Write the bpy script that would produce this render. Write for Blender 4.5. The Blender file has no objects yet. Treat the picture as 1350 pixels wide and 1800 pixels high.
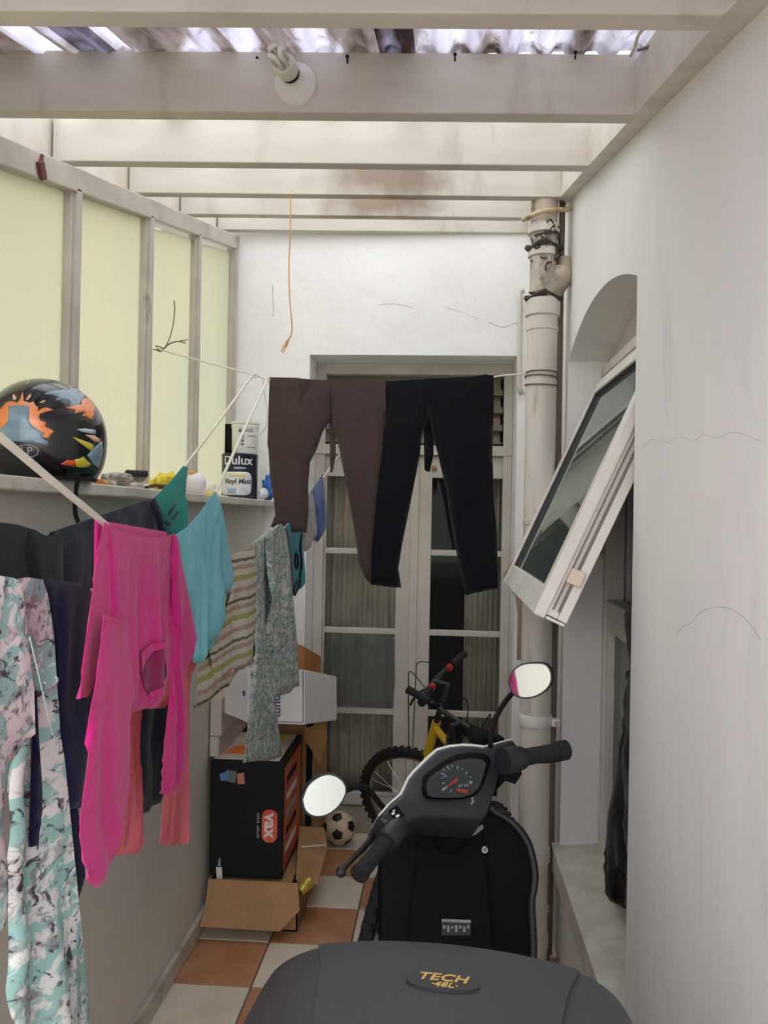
import bpy, bmesh, math, random
from math import sin, cos, pi, radians
from mathutils import Vector, Matrix, noise
from mathutils.geometry import delaunay_2d_cdt
from mathutils.bvhtree import BVHTree
S = bpy.context.scene
COL = S.collection
V = Vector
# ---------------------------------------------------------------- camera, world, exposure
YAW, PITCH, ROLL, FPX = .0686, .0055, .0186, 1500.0
CAM = V((0, 0, 1.65))
_fw = V((-sin(YAW)*cos(PITCH), cos(YAW)*cos(PITCH), sin(PITCH)))
_r = V((cos(YAW), sin(YAW), 0)); _u = _r.cross(_fw)
CR = _r*cos(ROLL) + _u*sin(ROLL); CU = -_r*sin(ROLL) + _u*cos(ROLL); CF = _fw
cd = bpy.data.cameras.new('camera'); cd.sensor_fit = 'HORIZONTAL'; cd.sensor_width = 36; cd.lens = FPX/1350*36
cd.clip_start = .05
cam = bpy.data.objects.new('camera', cd); COL.objects.link(cam)
cam.matrix_world = Matrix(((CR.x, CU.x, -CF.x, CAM.x), (CR.y, CU.y, -CF.y, CAM.y), (CR.z, CU.z, -CF.z, CAM.z), (0, 0, 0, 1)))
S.camera = cam
w = bpy.data.worlds.new('overcast'); S.world = w; w.use_nodes = True
bg = w.node_tree.nodes['Background']; bg.inputs[0].default_value = (.97, .985, 1.0, 1); bg.inputs[1].default_value = 1.0
S.view_settings.view_transform = 'Standard'; S.view_settings.look = 'None'; S.view_settings.gamma = 1
S.view_settings.use_curve_mapping = False
S.view_settings.exposure = 2.1
S.cycles.use_denoising = True
S.cycles.max_bounces = 14; S.cycles.diffuse_bounces = 8; S.cycles.transmission_bounces = 10; S.cycles.transparent_max_bounces = 16

# ---------------------------------------------------------------- measuring helpers
def ray(px, py): return CF + CR*((px-675)/FPX) - CU*((py-900)/FPX)
def at(px, py, Y):
    d = ray(px, py); return CAM + d*(Y/d.y)
def atX(px, py, X):
    d = ray(px, py); return CAM + d*(X/d.x)
def atZ(px, py, Z):
    d = ray(px, py); return CAM + d*((Z-1.65)/d.z)
def onplane(px, py, P, n):
    d = ray(px, py); return CAM + d*((P-CAM).dot(n)/d.dot(n))
rnd = random.Random(7)

# ---------------------------------------------------------------- materials
def lin(c):
    return tuple((x/255/12.92 if x/255 <= .04045 else ((x/255+.055)/1.055)**2.4) for x in c) + (1,)
MATS = {}
def nodes(name):
    m = bpy.data.materials.new(name); m.use_nodes = True
    nt = m.node_tree; b = nt.nodes['Principled BSDF']; return m, nt, b
def ramp(nt, fac, stops, interp='LINEAR'):
    r = nt.nodes.new('ShaderNodeValToRGB'); r.color_ramp.interpolation = interp
    e = r.color_ramp.elements
    while len(e) < len(stops): e.new(.5)
    for k, (p, c) in enumerate(stops): e[k].position = p; e[k].color = c if len(c) == 4 else lin(c)
    nt.links.new(fac, r.inputs[0]); return r.outputs[0]
def coord(nt, scale=(1, 1, 1), kind='Object', rot=(0, 0, 0), loc=(0, 0, 0)):
    t = nt.nodes.new('ShaderNodeTexCoord'); m = nt.nodes.new('ShaderNodeMapping')
    m.inputs['Scale'].default_value = scale; m.inputs['Rotation'].default_value = rot; m.inputs['Location'].default_value = loc
    nt.links.new(t.outputs[kind], m.inputs[0]); return m.outputs[0]
def nz(nt, vec, scale, detail=4, rough=.55, dist=0):
    n = nt.nodes.new('ShaderNodeTexNoise'); n.inputs['Scale'].default_value = scale
    n.inputs['Detail'].default_value = detail; n.inputs['Roughness'].default_value = rough; n.inputs['Distortion'].default_value = dist
    nt.links.new(vec, n.inputs['Vector']); return n.outputs['Fac']
def mix(nt, fac, a, b, mode='MIX'):
    m = nt.nodes.new('ShaderNodeMix'); m.data_type = 'RGBA'; m.blend_type = mode
    for s, v in ((m.inputs[0], fac), (m.inputs[6], a), (m.inputs[7], b)):
        if hasattr(v, 'is_linked'): nt.links.new(v, s)
        else: s.default_value = v
    return m.outputs[2]
def bump(nt, b, h, strength=.3, dist=.01):
    n = nt.nodes.new('ShaderNodeBump'); n.inputs['Strength'].default_value = strength; n.inputs['Distance'].default_value = dist
    nt.links.new(h, n.inputs['Height']); nt.links.new(n.outputs[0], b.inputs['Normal'])
def mat(name, c, rough=.6, metal=0, var=None, vs=6, vscale=(1, 1, 1), stain=None, st=(.55, .75), ss=3, sscale=(1, 1, 1), bmp=None, coat=0, spec=.5):
    """c base colour; var second colour blended by noise; stain third colour above a threshold; bmp (scale, strength, distance)"""
    if name in MATS: return MATS[name]
    m, nt, b = nodes(name); col = lin(c)
    b.inputs['Roughness'].default_value = rough; b.inputs['Metallic'].default_value = metal
    b.inputs['Coat Weight'].default_value = coat; b.inputs['Specular IOR Level'].default_value = spec
    out = None
    if var: out = ramp(nt, nz(nt, coord(nt, vscale), vs), [(.35, col), (.68, lin(var))])
    if stain:
        f = ramp(nt, nz(nt, coord(nt, sscale, loc=(3, 7, 1)), ss, 6, .6), [(st[0], (0, 0, 0, 1)), (st[1], (1, 1, 1, 1))])
        out = mix(nt, f, out if out else col, lin(stain))
    if out: nt.links.new(out, b.inputs['Base Color'])
    else: b.inputs['Base Color'].default_value = col
    if bmp: bump(nt, b, nz(nt, coord(nt), bmp[0], 6), bmp[1], bmp[2])
    MATS[name] = m; return m
def thin_glass(name, tint, refl=.12, rough=.02, base=(20, 26, 26), opac=.0):
    m, nt, b = nodes(name); nt.nodes.remove(b); o = nt.nodes['Material Output']
    t = nt.nodes.new('ShaderNodeBsdfTransparent'); t.inputs[0].default_value = lin(tint)
    g = nt.nodes.new('ShaderNodeBsdfGlossy'); g.inputs['Roughness'].default_value = rough; g.inputs[0].default_value = (.9, .95, .93, 1)
    fr = nt.nodes.new('ShaderNodeLayerWeight'); fr.inputs[0].default_value = refl
    d = nt.nodes.new('ShaderNodeBsdfDiffuse'); d.inputs[0].default_value = lin(base)
    m0 = nt.nodes.new('ShaderNodeMixShader'); m0.inputs[0].default_value = opac
    nt.links.new(t.outputs[0], m0.inputs[1]); nt.links.new(d.outputs[0], m0.inputs[2])
    mx = nt.nodes.new('ShaderNodeMixShader'); nt.links.new(fr.outputs['Fresnel'], mx.inputs[0])
    nt.links.new(m0.outputs[0], mx.inputs[1]); nt.links.new(g.outputs[0], mx.inputs[2]); nt.links.new(mx.outputs[0], o.inputs[0])
    MATS[name] = m; return m

WALLR = mat('wall_paint_right', (232, 231, 228), .75, var=(222, 221, 221), vs=1.6, vscale=(1, 1, .5), stain=(204, 203, 205), st=(.58, .85), ss=3, sscale=(1, 1.6, .5), bmp=(14, .12, .01))
WALLL = mat('wall_paint_left', (214, 209, 200), .75, var=(204, 199, 190), vs=2, bmp=(14, .15, .01))
WALLE = mat('wall_paint_end', (247, 247, 248), .7, var=(240, 240, 240), vs=3, stain=(205, 196, 188), st=(.68, .8), ss=4, bmp=(9, .4, .02))
WOODW = mat('painted_timber', (216, 210, 200), .6, var=(204, 196, 184), vs=4, vscale=(.6, 3, 3), stain=(120, 100, 82), st=(.66, .82), ss=3.2, sscale=(1, 1, .6), bmp=(30, .1, .004))
POSTW = mat('painted_post', (196, 188, 178), .6, var=(180, 170, 160), vs=7, stain=(110, 92, 78), st=(.66, .8), ss=9, sscale=(1, 1, .4))
DOORW = mat('door_paint', (205, 200, 190), .5, var=(190, 184, 174), vs=5, stain=(150, 138, 122), st=(.7, .85), ss=8)
SASHW = mat('sash_paint', (226, 222, 214), .45, var=(206, 200, 192), vs=5, vscale=(1, 1, 1))
SILLW = mat('sill_paint', (218, 213, 200), .7, var=(196, 190, 178), vs=9, stain=(160, 146, 126), st=(.62, .8), ss=7, bmp=(20, .2, .01))
PVC = mat('pipe_paint', (214, 208, 200), .45, var=(200, 192, 184), vs=5, vscale=(1, 1, .3), stain=(146, 120, 98), st=(.58, .74), ss=7, sscale=(2, 2, .3))
GROUT = mat('grout', (96, 88, 80), .9)
CREAM = mat('tile_cream', (220, 208, 190), .35, var=(204, 190, 170), vs=5, stain=(160, 145, 122), st=(.68, .85), ss=14)
RUST = mat('tile_rust', (184, 136, 102), .4, var=(164, 110, 76), vs=7, stain=(206, 162, 128), st=(.58, .78), ss=5)
CARD = mat('cardboard', (168, 130, 92), .85, var=(152, 116, 80), vs=8)
CARD2 = mat('cardboard_orange', (176, 120, 74), .85, var=(162, 108, 64), vs=6)
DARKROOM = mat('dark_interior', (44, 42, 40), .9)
BLACKP = mat('black_plastic', (34, 36, 40), .42, bmp=(260, .05, .002))
BLACKG = mat('black_gloss', (8, 9, 12), .55, spec=.12)
BLACKM = mat('black_matt', (12, 12, 14), .8, spec=.2)
RUBBER = mat('rubber', (22, 22, 22), .8)
STEEL = mat('steel', (170, 170, 172), .3, metal=1)
BOXP = mat('top_box_plastic', (52, 53, 56), .55, bmp=(320, .1, .002), var=(58, 59, 62), vs=3)
WHITEP = mat('white_plastic', (228, 226, 222), .45)
GOLD = mat('gold_print', (186, 158, 92), .45)
WHITEINK = mat('white_print', (220, 218, 214), .6)
ROPE = mat('white_cord', (214, 208, 196), .8)
MIRROR = mat('mirror_glass', (225, 232, 230), .03, metal=1)
RED = mat('red_print', (204, 54, 40), .5)
NEEDLE = mat('orange_needle', (226, 70, 44), .5)

def glass_frosted():
    m, nt, b = nodes('frosted_glass'); nt.nodes.remove(b); o = nt.nodes['Material Output']
    c = ramp(nt, nz(nt, coord(nt, (1, 1, 1)), 1.3, 3), [(.3, (196, 192, 174)), (.7, (189, 189, 176))])
    d = ramp(nt, nz(nt, coord(nt, (1, 1, .7)), 9, 8, .7), [(.70, (0, 0, 0, 1)), (.76, (1, 1, 1, 1))])
    c = mix(nt, d, c, lin((110, 102, 80)))
    tr = nt.nodes.new('ShaderNodeBsdfTranslucent'); nt.links.new(c, tr.inputs[0])
    g = nt.nodes.new('ShaderNodeBsdfGlossy'); g.inputs['Roughness'].default_value = .35
    h = nz(nt, coord(nt), 130, 3); bp = nt.nodes.new('ShaderNodeBump'); bp.inputs['Strength'].default_value = .6; bp.inputs['Distance'].default_value = .004
    nt.links.new(h, bp.inputs['Height']); nt.links.new(bp.outputs[0], tr.inputs['Normal']); nt.links.new(bp.outputs[0], g.inputs['Normal'])
    mx = nt.nodes.new('ShaderNodeMixShader'); mx.inputs[0].default_value = .06
    nt.links.new(tr.outputs[0], mx.inputs[1]); nt.links.new(g.outputs[0], mx.inputs[2]); nt.links.new(mx.outputs[0], o.inputs[0]); return m
def roof_mat(name, stops, clear):
    m, nt, b = nodes(name); nt.nodes.remove(b); o = nt.nodes['Material Output']
    f = nz(nt, coord(nt, (1, .14, .14)), 8, 4, .55, .3)
    c = ramp(nt, f, stops)
    f2 = ramp(nt, nz(nt, coord(nt, (1, .6, .6)), 14, 8, .7), [(.54, (0, 0, 0, 1)), (.68, (1, 1, 1, 1))])
    c = mix(nt, f2, c, lin((88, 74, 64)))
    tr = nt.nodes.new('ShaderNodeBsdfTranslucent'); nt.links.new(c, tr.inputs[0])
    di = nt.nodes.new('ShaderNodeBsdfDiffuse'); nt.links.new(c, di.inputs[0])
    tp = nt.nodes.new('ShaderNodeBsdfTransparent'); nt.links.new(c, tp.inputs[0])
    m1 = nt.nodes.new('ShaderNodeMixShader'); m1.inputs[0].default_value = .25; nt.links.new(tr.outputs[0], m1.inputs[1]); nt.links.new(di.outputs[0], m1.inputs[2])
    m2 = nt.nodes.new('ShaderNodeMixShader'); m2.inputs[0].default_value = clear; nt.links.new(m1.outputs[0], m2.inputs[1]); nt.links.new(tp.outputs[0], m2.inputs[2])
    nt.links.new(m2.outputs[0], o.inputs[0]); return m
FROST = glass_frosted(); ROOFM = roof_mat('grimy_corrugated_plastic', [(.36, (62, 52, 48)), (.45, (104, 95, 94)), (.51, (150, 146, 160)), (.62, (170, 168, 180))], .12)
ROOFC = roof_mat('clean_corrugated_plastic', [(.30, (196, 192, 186)), (.5, (222, 222, 224)), (.7, (238, 238, 238))], .30)
DOORGLASS = thin_glass('door_glass', (250, 251, 249), .10)
SASHGLASS = thin_glass('sash_glass', (150, 164, 158), .25, opac=.4, base=(110, 124, 118))
LOUVREGLASS = thin_glass('louvre_glass', (70, 72, 70), .25, opac=.7, base=(150, 146, 132))
LENS = thin_glass('lens_plastic', (235, 238, 240), .2, .05)
POLY = thin_glass('clear_polythene', (236, 238, 240), .12, .22, base=(180, 182, 184), opac=.06)

def fabric(name, c, var=None, vs=40, rough=.95, bmp=(220, .25, .003), rib=None):
    m, nt, b = nodes(name); b.inputs['Roughness'].default_value = rough; b.inputs['Specular IOR Level'].default_value = .15
    b.inputs['Sheen Weight'].default_value = .15
    col = ramp(nt, nz(nt, coord(nt), vs), [(.3, lin(c)), (.7, lin(var or c))]); nt.links.new(col, b.inputs['Base Color'])
    if rib:
        uv = coord(nt, rib, 'UV'); wv = nt.nodes.new('ShaderNodeTexWave'); wv.inputs['Scale'].default_value = 1; wv.inputs['Distortion'].default_value = .4
        nt.links.new(uv, wv.inputs[0]); bump(nt, b, wv.outputs['Fac'], .5, .004)
    else: bump(nt, b, nz(nt, coord(nt), bmp[0], 3), bmp[1], bmp[2])
    return m
def floral(name, sc, mint, white, dark, thr=.57):
    m, nt, b = nodes(name); b.inputs['Roughness'].default_value = .95; b.inputs['Specular IOR Level'].default_value = .1
    v = coord(nt, (1, 1, 1), 'UV')
    a = ramp(nt, nz(nt, v, sc, 3, .6, .8), [(.47, lin(mint)), (.52, lin(white))])
    d = ramp(nt, nz(nt, coord(nt, (1, 1, 1), 'UV', loc=(5, 3, 0)), sc*1.7, 5, .65, 1.2), [(thr, (0, 0, 0, 1)), (thr+.07, (1, 1, 1, 1))])
    d2 = ramp(nt, nz(nt, coord(nt, (1, 1, 1), 'UV', loc=(1, 9, 0)), sc*1.3, 4, .6, .6), [(.54, (0, 0, 0, 1)), (.64, (1, 1, 1, 1))])
    c = mix(nt, d2, a, lin(tuple((x+y)//2 for x, y in zip(white, dark))))
    c = mix(nt, d, c, lin(dark)); nt.links.new(c, b.inputs['Base Color']); return m
def stripes(name):
    m, nt, b = nodes(name); b.inputs['Roughness'].default_value = .95; b.inputs['Specular IOR Level'].default_value = .1
    v = coord(nt, (1, 1, 1), 'UV'); sp = nt.nodes.new('ShaderNodeSeparateXYZ'); nt.links.new(v, sp.inputs[0])
    ad = nt.nodes.new('ShaderNodeMath'); ad.operation = 'MULTIPLY_ADD'; ad.inputs[1].default_value = .012
    nt.links.new(nz(nt, v, 25), ad.inputs[0]); nt.links.new(sp.outputs['Y'], ad.inputs[2])
    mo = nt.nodes.new('ShaderNodeMath'); mo.operation = 'MODULO'; mo.inputs[1].default_value = .115
    nt.links.new(ad.outputs[0], mo.inputs[0])
    dv = nt.nodes.new('ShaderNodeMath'); dv.operation = 'DIVIDE'; dv.inputs[1].default_value = .115; nt.links.new(mo.outputs[0], dv.inputs[0])
    W, P, O, G = (200, 194, 180), (178, 152, 136), (170, 164, 104), (112, 112, 86)
    c = ramp(nt, dv.outputs[0], [(0, W), (.10, P), (.22, W), (.38, G), (.46, W), (.55, P), (.66, W), (.80, O), (.93, W)], 'CONSTANT')
    nt.links.new(c, b.inputs['Base Color']); return m

# ---------------------------------------------------------------- mesh helpers
def wl(o):
    p = V((0, 0, 0))
    while o is not None: p = p + o.location; o = o.parent
    return p
def obj(name, bm, m=None, parent=None, smooth=False, loc=None, angle=None):
    """link a bmesh (world coordinates) as one object; origin at the parent's or at loc"""
    base = wl(parent) if parent is not None else (V(loc) if loc is not None else V((0, 0, 0)))
    if base.length: bmesh.ops.translate(bm, verts=bm.verts, vec=-base)
    me = bpy.data.meshes.new(name)
    if smooth:
        for f in bm.faces: f.smooth = True
        if angle:
            for e in bm.edges:
                if len(e.link_faces) == 2 and e.calc_face_angle(0) > radians(angle): e.smooth = False
    bm.to_mesh(me); bm.free()
    if m: me.materials.append(m)
    o = bpy.data.objects.new(name, me); COL.objects.link(o)
    if parent is not None: o.parent = parent
    else: o.location = base
    return o
def tag(o, label=None, cat=None, group=None, kind=None):
    for k, v in (('label', label), ('category', cat), ('group', group), ('kind', kind)):
        if v: o[k] = v
    return o
def thing(name, loc, label=None, cat=None, group=None, kind=None):
    o = bpy.data.objects.new(name, None); COL.objects.link(o); o.location = V(loc); o.empty_display_size = .05
    return tag(o, label, cat, group, kind)
def B(): return bmesh.new()
def box(bm, x0, x1, y0, y1, z0, z1, bev=0, M=None):
    v = [bm.verts.new((x, y, z)) for x in (x0, x1) for y in (y0, y1) for z in (z0, z1)]
    fs = [bm.faces.new([v[i] for i in q]) for q in ((0, 1, 3, 2), (4, 6, 7, 5), (0, 4, 5, 1), (2, 3, 7, 6), (0, 2, 6, 4), (1, 5, 7, 3))]
    if bev:
        es = list({e for f in fs for e in f.edges})
        r = bmesh.ops.bevel(bm, geom=es, offset=bev, segments=2, affect='EDGES', profile=.5)
        v = list({x for f in r['faces'] for x in f.verts} | {x for x in v if x.is_valid})
    if M is not None: bmesh.ops.transform(bm, matrix=M, verts=[x for x in v if x.is_valid])
    return bm
def frame_from(d):
    d = d.normalized(); a = V((0, 0, 1)) if abs(d.z) < .9 else V((1, 0, 0))
    x = a.cross(d).normalized(); return x, d.cross(x)
def tube(bm, pts, r, seg=8, closed=False, cap=True):
    pts = [V(p) for p in pts]; n = len(pts); rings = []
    rr = r if isinstance(r, (list, tuple)) else [r]*n
    x = None
    for i in range(n):
        if closed: d = pts[(i+1) % n]-pts[i-1]
        else: d = pts[min(i+1, n-1)]-pts[max(i-1, 0)]
        if d.length < 1e-9: d = V((0, 0, 1))
        d.normalize()
        if x is None: x, y = frame_from(d)
        else:
            x = (x-d*x.dot(d)); x = x.normalized() if x.length > 1e-6 else frame_from(d)[0]
            y = d.cross(x)
        rings.append([bm.verts.new(pts[i]+(x*cos(2*pi*k/seg)+y*sin(2*pi*k/seg))*rr[i]) for k in range(seg)])
    for i in range(n if closed else n-1):
        a, b = rings[i], rings[(i+1) % n]
        for k in range(seg): bm.faces.new((a[k], a[(k+1) % seg], b[(k+1) % seg], b[k]))
    if cap and not closed:
        bm.faces.new(list(reversed(rings[0]))); bm.faces.new(rings[-1])
    return bm
def smoothpath(pts, k=6):
    pts = [V(p) for p in pts]; out = []
    for i in range(len(pts)-1):
        p0, p1, p2, p3 = pts[max(i-1, 0)], pts[i], pts[i+1], pts[min(i+2, len(pts)-1)]
        for j in range(k):
            t = j/k
            out.append(.5*((2*p1)+(p2-p0)*t+(2*p0-5*p1+4*p2-p3)*t*t+(3*p1-p0-3*p2+p3)*t**3))
    out.append(pts[-1]); return out
def lathe(bm, prof, origin=(0, 0, 0), axis=(0, 0, 1), seg=24, cap=True):
    """prof: list of (radius, height)"""
    o = V(origin); d = V(axis).normalized(); x, y = frame_from(d); rings = []
    for r, h in prof:
        rings.append([bm.verts.new(o+d*h+(x*cos(2*pi*k/seg)+y*sin(2*pi*k/seg))*max(r, 1e-4)) for k in range(seg)])
    for a, b in zip(rings, rings[1:]):
        for k in range(seg): bm.faces.new((a[k], a[(k+1) % seg], b[(k+1) % seg], b[k]))
    if cap: bm.faces.new(list(reversed(rings[0]))); bm.faces.new(rings[-1])
    return bm
def prism(bm, poly, vec, bev=0, segs=2):
    """closed 3-D polygon extruded along vec"""
    a = [bm.verts.new(p) for p in poly]; b = [bm.verts.new(V(p)+V(vec)) for p in poly]; n = len(poly)
    fs = [bm.faces.new(a), bm.faces.new(list(reversed(b)))]
    for i in range(n): fs.append(bm.faces.new((a[i], b[i], b[(i+1) % n], a[(i+1) % n])))
    bmesh.ops.recalc_face_normals(bm, faces=fs)
    if bev:
        es = [e for f in fs[:2] for e in f.edges]
        bmesh.ops.bevel(bm, geom=es, offset=bev, segments=segs, affect='EDGES', profile=.5)
    return bm
def densify(pts, step):
    out = []; n = len(pts)
    for i in range(n):
        a, b = V(pts[i]), V(pts[(i+1) % n]); k = max(1, int((b-a).length/step))
        for j in range(k): out.append(a.lerp(b, j/k))
    return out
def inside(p, poly):
    c = False; j = len(poly)-1
    for i in range(len(poly)):
        a, b = poly[i], poly[j]
        if (a[1] > p[1]) != (b[1] > p[1]) and p[0] < (b[0]-a[0])*(p[1]-a[1])/(b[1]-a[1])+a[0]: c = not c
        j = i
    return c
def edist(p, poly):
    m = 9e9
    for i in range(len(poly)):
        a, b = poly[i-1], poly[i]; ab = b-a; t = max(0, min(1, (p-a).dot(ab)/max(ab.length_squared, 1e-12)))
        m = min(m, (p-(a+ab*t)).length)
    return m
def fill2d(poly, step):
    """triangulate the inside of a 2-D polygon with interior grid points"""
    poly = densify([V((p[0], p[1])) for p in poly], step)
    xs = [p.x for p in poly]; ys = [p.y for p in poly]; pts = list(poly); n = len(poly)
    j = 0; y = min(ys)+step*.5
    while y < max(ys):
        x = min(xs)+step*(.5 if j % 2 else 1.0)
        while x < max(xs):
            p = V((x, y))
            if inside(p, poly) and edist(p, poly) > step*.45: pts.append(p)
            x += step
        y += step*.87; j += 1
    r = delaunay_2d_cdt(pts, [(i, (i+1) % n) for i in range(n)], [list(range(n))], 1, 1e-5)
    return r[0], r[2]
def shell(bm, top, tris, bottom):
    """two vertex layers from a triangulation, closed along the border"""
    a = [bm.verts.new(p) for p in top]; b = [bm.verts.new(p) for p in bottom]; cnt = {}
    for t in tris:
        try:
            bm.faces.new([a[i] for i in t]); bm.faces.new([b[i] for i in reversed(t)])
        except ValueError: continue
        for i in range(len(t)):
            e = (t[i], t[(i+1) % len(t)]); cnt[e] = 1
    for (i, j) in list(cnt):
        if (j, i) not in cnt:
            try: bm.faces.new((a[j], a[i], b[i], b[j]))
            except ValueError: pass
    return a, b
def sheet(bm, poly3, thick=.004, step=.02, disp=None, n=None):
    """flat 3-D outline -> thin solid sheet; disp(p)->offset along normal"""
    P = V(poly3[0]); 
    if n is None:
        n = V((0, 0, 0))
        for i in range(len(poly3)):
            a, b = V(poly3[i-1])-P, V(poly3[i])-P; n += a.cross(b)
    n = n.normalized(); x, y = frame_from(n)
    p2 = [((V(p)-P).dot(x), (V(p)-P).dot(y)) for p in poly3]
    vs, ts = fill2d(p2, step)
    top = [P+x*v.x+y*v.y for v in vs]
    if disp: top = [p+n*disp(p) for p in top]
    shell(bm, [p+n*thick*.5 for p in top], ts, [p-n*thick*.5 for p in top]); return bm
def pxpoly(px, P, n): return [onplane(x, y, P, n) for x, y in px]
def printed(name, parent, pts3, n, m, th=.0008, off=.0006):
    """ink or sticker: thin solid on a flat face"""
    bm = B(); n = n.normalized(); prism(bm, [V(p)+n*off for p in pts3], n*th); return obj(name, bm, m, parent)
def text(name, parent, s, m, mapf, size=.1, th=.0006, bold=0, shear=0, spacing=1):
    """flat lettering: glyph outlines mapped through mapf(x, y, z) (origin at the text's centre)"""
    c = bpy.data.curves.new('lettering', 'FONT'); c.body = s; c.size = size; c.extrude = th; c.offset = bold; c.shear = shear
    c.align_x = 'CENTER'; c.align_y = 'CENTER'; c.space_character = spacing; c.resolution_u = 3
    o = bpy.data.objects.new('lettering', c); COL.objects.link(o)
    me = bpy.data.meshes.new_from_object(o.evaluated_get(bpy.context.evaluated_depsgraph_get()))
    bpy.data.objects.remove(o); bpy.data.curves.remove(c)
    bm = B(); bm.from_mesh(me); bpy.data.meshes.remove(me)
    for v in bm.verts: v.co = mapf(v.co.x, v.co.y, v.co.z)
    return obj(name, bm, m, parent)
def flatmap(C, x, y):
    x = V(x).normalized(); y = V(y).normalized(); n = x.cross(y)
    return lambda a, b, c: V(C)+x*a+y*b+n*(c+.0012)

# ================================================================ SETTING
XW = .46           # right wall face
XL = -1.093        # glazing beam inner face
Y1, DR, ZR, SL, SK = 1.9117, .6171, 2.5566, .2269, .0469
def zroof(Y): return ZR+SL*(Y-Y1)          # underside of the rafters
def structure(name, bm, m, parent=None, **k):
    o = obj(name, bm, m, parent, **k)
    if parent is None: o['kind'] = 'structure'
    return o
# floor: grout bed with separate tiles
floor = structure('floor', box(B(), -1.3, .9, -2.2, 4.75, -.06, -.006), GROUT)
TP = .316; gx0 = -.638; gy0 = 4.216-TP*20
bmt = box(B(), -TP/2+.003, TP/2-.003, -TP/2+.003, TP/2-.003, -.03, 0, .0025)
tm = bpy.data.meshes.new('tile_cream'); bmt.to_mesh(tm); tm.materials.append(CREAM)
tm2 = tm.copy(); tm2.materials.clear(); tm2.materials.append(RUST); bmt.free()
for i in range(-1, 4):
    for j in range(0, 21):
        cx = gx0+TP*(i+.5); cy = gy0+TP*(j+.5)
        if cx-TP/2 < -.96 and i < -1: continue
        me = (tm if (i+j) % 2 == 0 else tm2)
        o = bpy.data.objects.new('tile', me); COL.objects.link(o); o.parent = floor
        o.location = (cx, cy, rnd.uniform(-.0012, .0008)); o.rotation_euler.z = pi/2*rnd.randrange(4)
# left dwarf wall, ledge, skirting
structure('ground', box(B(), -25, 25, -25, 25, -.14, -.125), mat('outdoor_concrete', (150, 148, 142), .9))
structure('wall_left', box(B(), -1.25, -.932, -.8, 4.42, -.02, 1.69), WALLL)
led = structure('trim_1', box(B(), -1.25, -.868, -.8, 4.42, 1.69, 1.72, .004), SILLW)
sk = B(); box(sk, -.932, -.911, -.8, 4.42, 0, .075, .006); structure('baseboard_left', sk, mat('skirting', (186, 180, 168), .5, stain=(120, 110, 92), st=(.55, .75), ss=4))
# end wall with door recess
we = B(); ZT = 3.9
box(we, -1.4, -.707, 4.42, 4.74, -.02, ZT); box(we, .372, .9, 4.42, 4.74, -.02, ZT); box(we, -.707, .372, 4.42, 4.74, 2.49, ZT)
wend = structure('wall_end', we, WALLE)
# flaking plaster ridges and cracks of the end wall
def crack(parent, pts, r=.002):
    r *= .5
    obj('crack', tube(B(), smoothpath(pts, 4), [r*(.5+.5*((i*7) % 5)/4) for i in range((len(pts)-1)*4+1)], 5), mat('crack_line', (150, 142, 136), .9), parent)
crack(wend, [at(p[0], p[1], 4.42) for p in ((858, 566), (872, 572), (888, 575), (906, 568), (915, 572))], .004)
crack(wend, [at(p[0], p[1], 4.42) for p in ((480, 500), (479, 520), (481, 538), (479, 556))], .004)
crack(wend, [at(p[0], p[1], 4.42) for p in ((665, 536), (690, 534), (710, 537), (728, 542))], .003)
crack(wend, [at(p[0], p[1], 4.42) for p in ((780, 540), (810, 548), (840, 560))], .002)
# right wall with an arched opening
AY0, AY1, ASP, ACR = 2.10, 3.24, 2.245, 2.345
wr = B(); XB = .80
def arch_pts(n=18):
    h = ACR-ASP; c = (AY1-AY0)/2; R_ = (c*c+h*h)/(2*h); a = math.asin(c/R_)
    return [((AY0+AY1)/2+R_*sin(t), ACR-R_+R_*cos(t)) for t in [(-a+2*a*i/n) for i in range(n+1)]]
SZ = .44
box(wr, XW, XB, -.8, AY0, -.02, 3.7); box(wr, XW, XB, AY1, 4.42, -.02, 3.7); box(wr, XW, XB, AY0, AY1, -.02, SZ-.05)
ap = arch_pts()
prism(wr, [V((XW, y, z)) for y, z in ap]+[V((XW, AY1, 3.7)), V((XW, AY0, 3.7))], (XB-XW, 0, 0))
wri = structure('wall_right', wr, WALLR)
crack(wri, [atX(p[0], p[1], XW) for p in ((1126, 792), (1140, 776), (1150, 772), (1170, 778), (1196, 768), (1218, 776), (1236, 764), (1262, 770), (1290, 760), (1340, 776))], .0008)
crack(wri, [atX(p[0], p[1], XW) for p in ((1188, 1120), (1200, 1102), (1214, 1096), (1232, 1076), (1262, 1067), (1292, 1074), (1318, 1096), (1338, 1126))], .0011)
# sill of the opening
sb = B(); prism(sb, [V((XW-.028, AY0-.02, SZ-.10)), V((XW-.028, AY0-.02, SZ-.012)), V((.66, AY0-.02, SZ+.012)), V((.66, AY0-.02, SZ-.10))], (0, AY1-AY0+.06, 0), .006)
structure('trim_2', sb, SILLW)
# timber plate along the right wall
pl = B(); y0, y1 = .2, 4.4
prism(pl, [V((.411, y0, zroof(y0)-.004)), V((.411, y1, zroof(y1)-.004)), V((.411, y1, zroof(y1)+.120)), V((.411, y0, zroof(y0)+.120))], (.06, 0, 0))
structure('trim_3', pl, WOODW)
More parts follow.
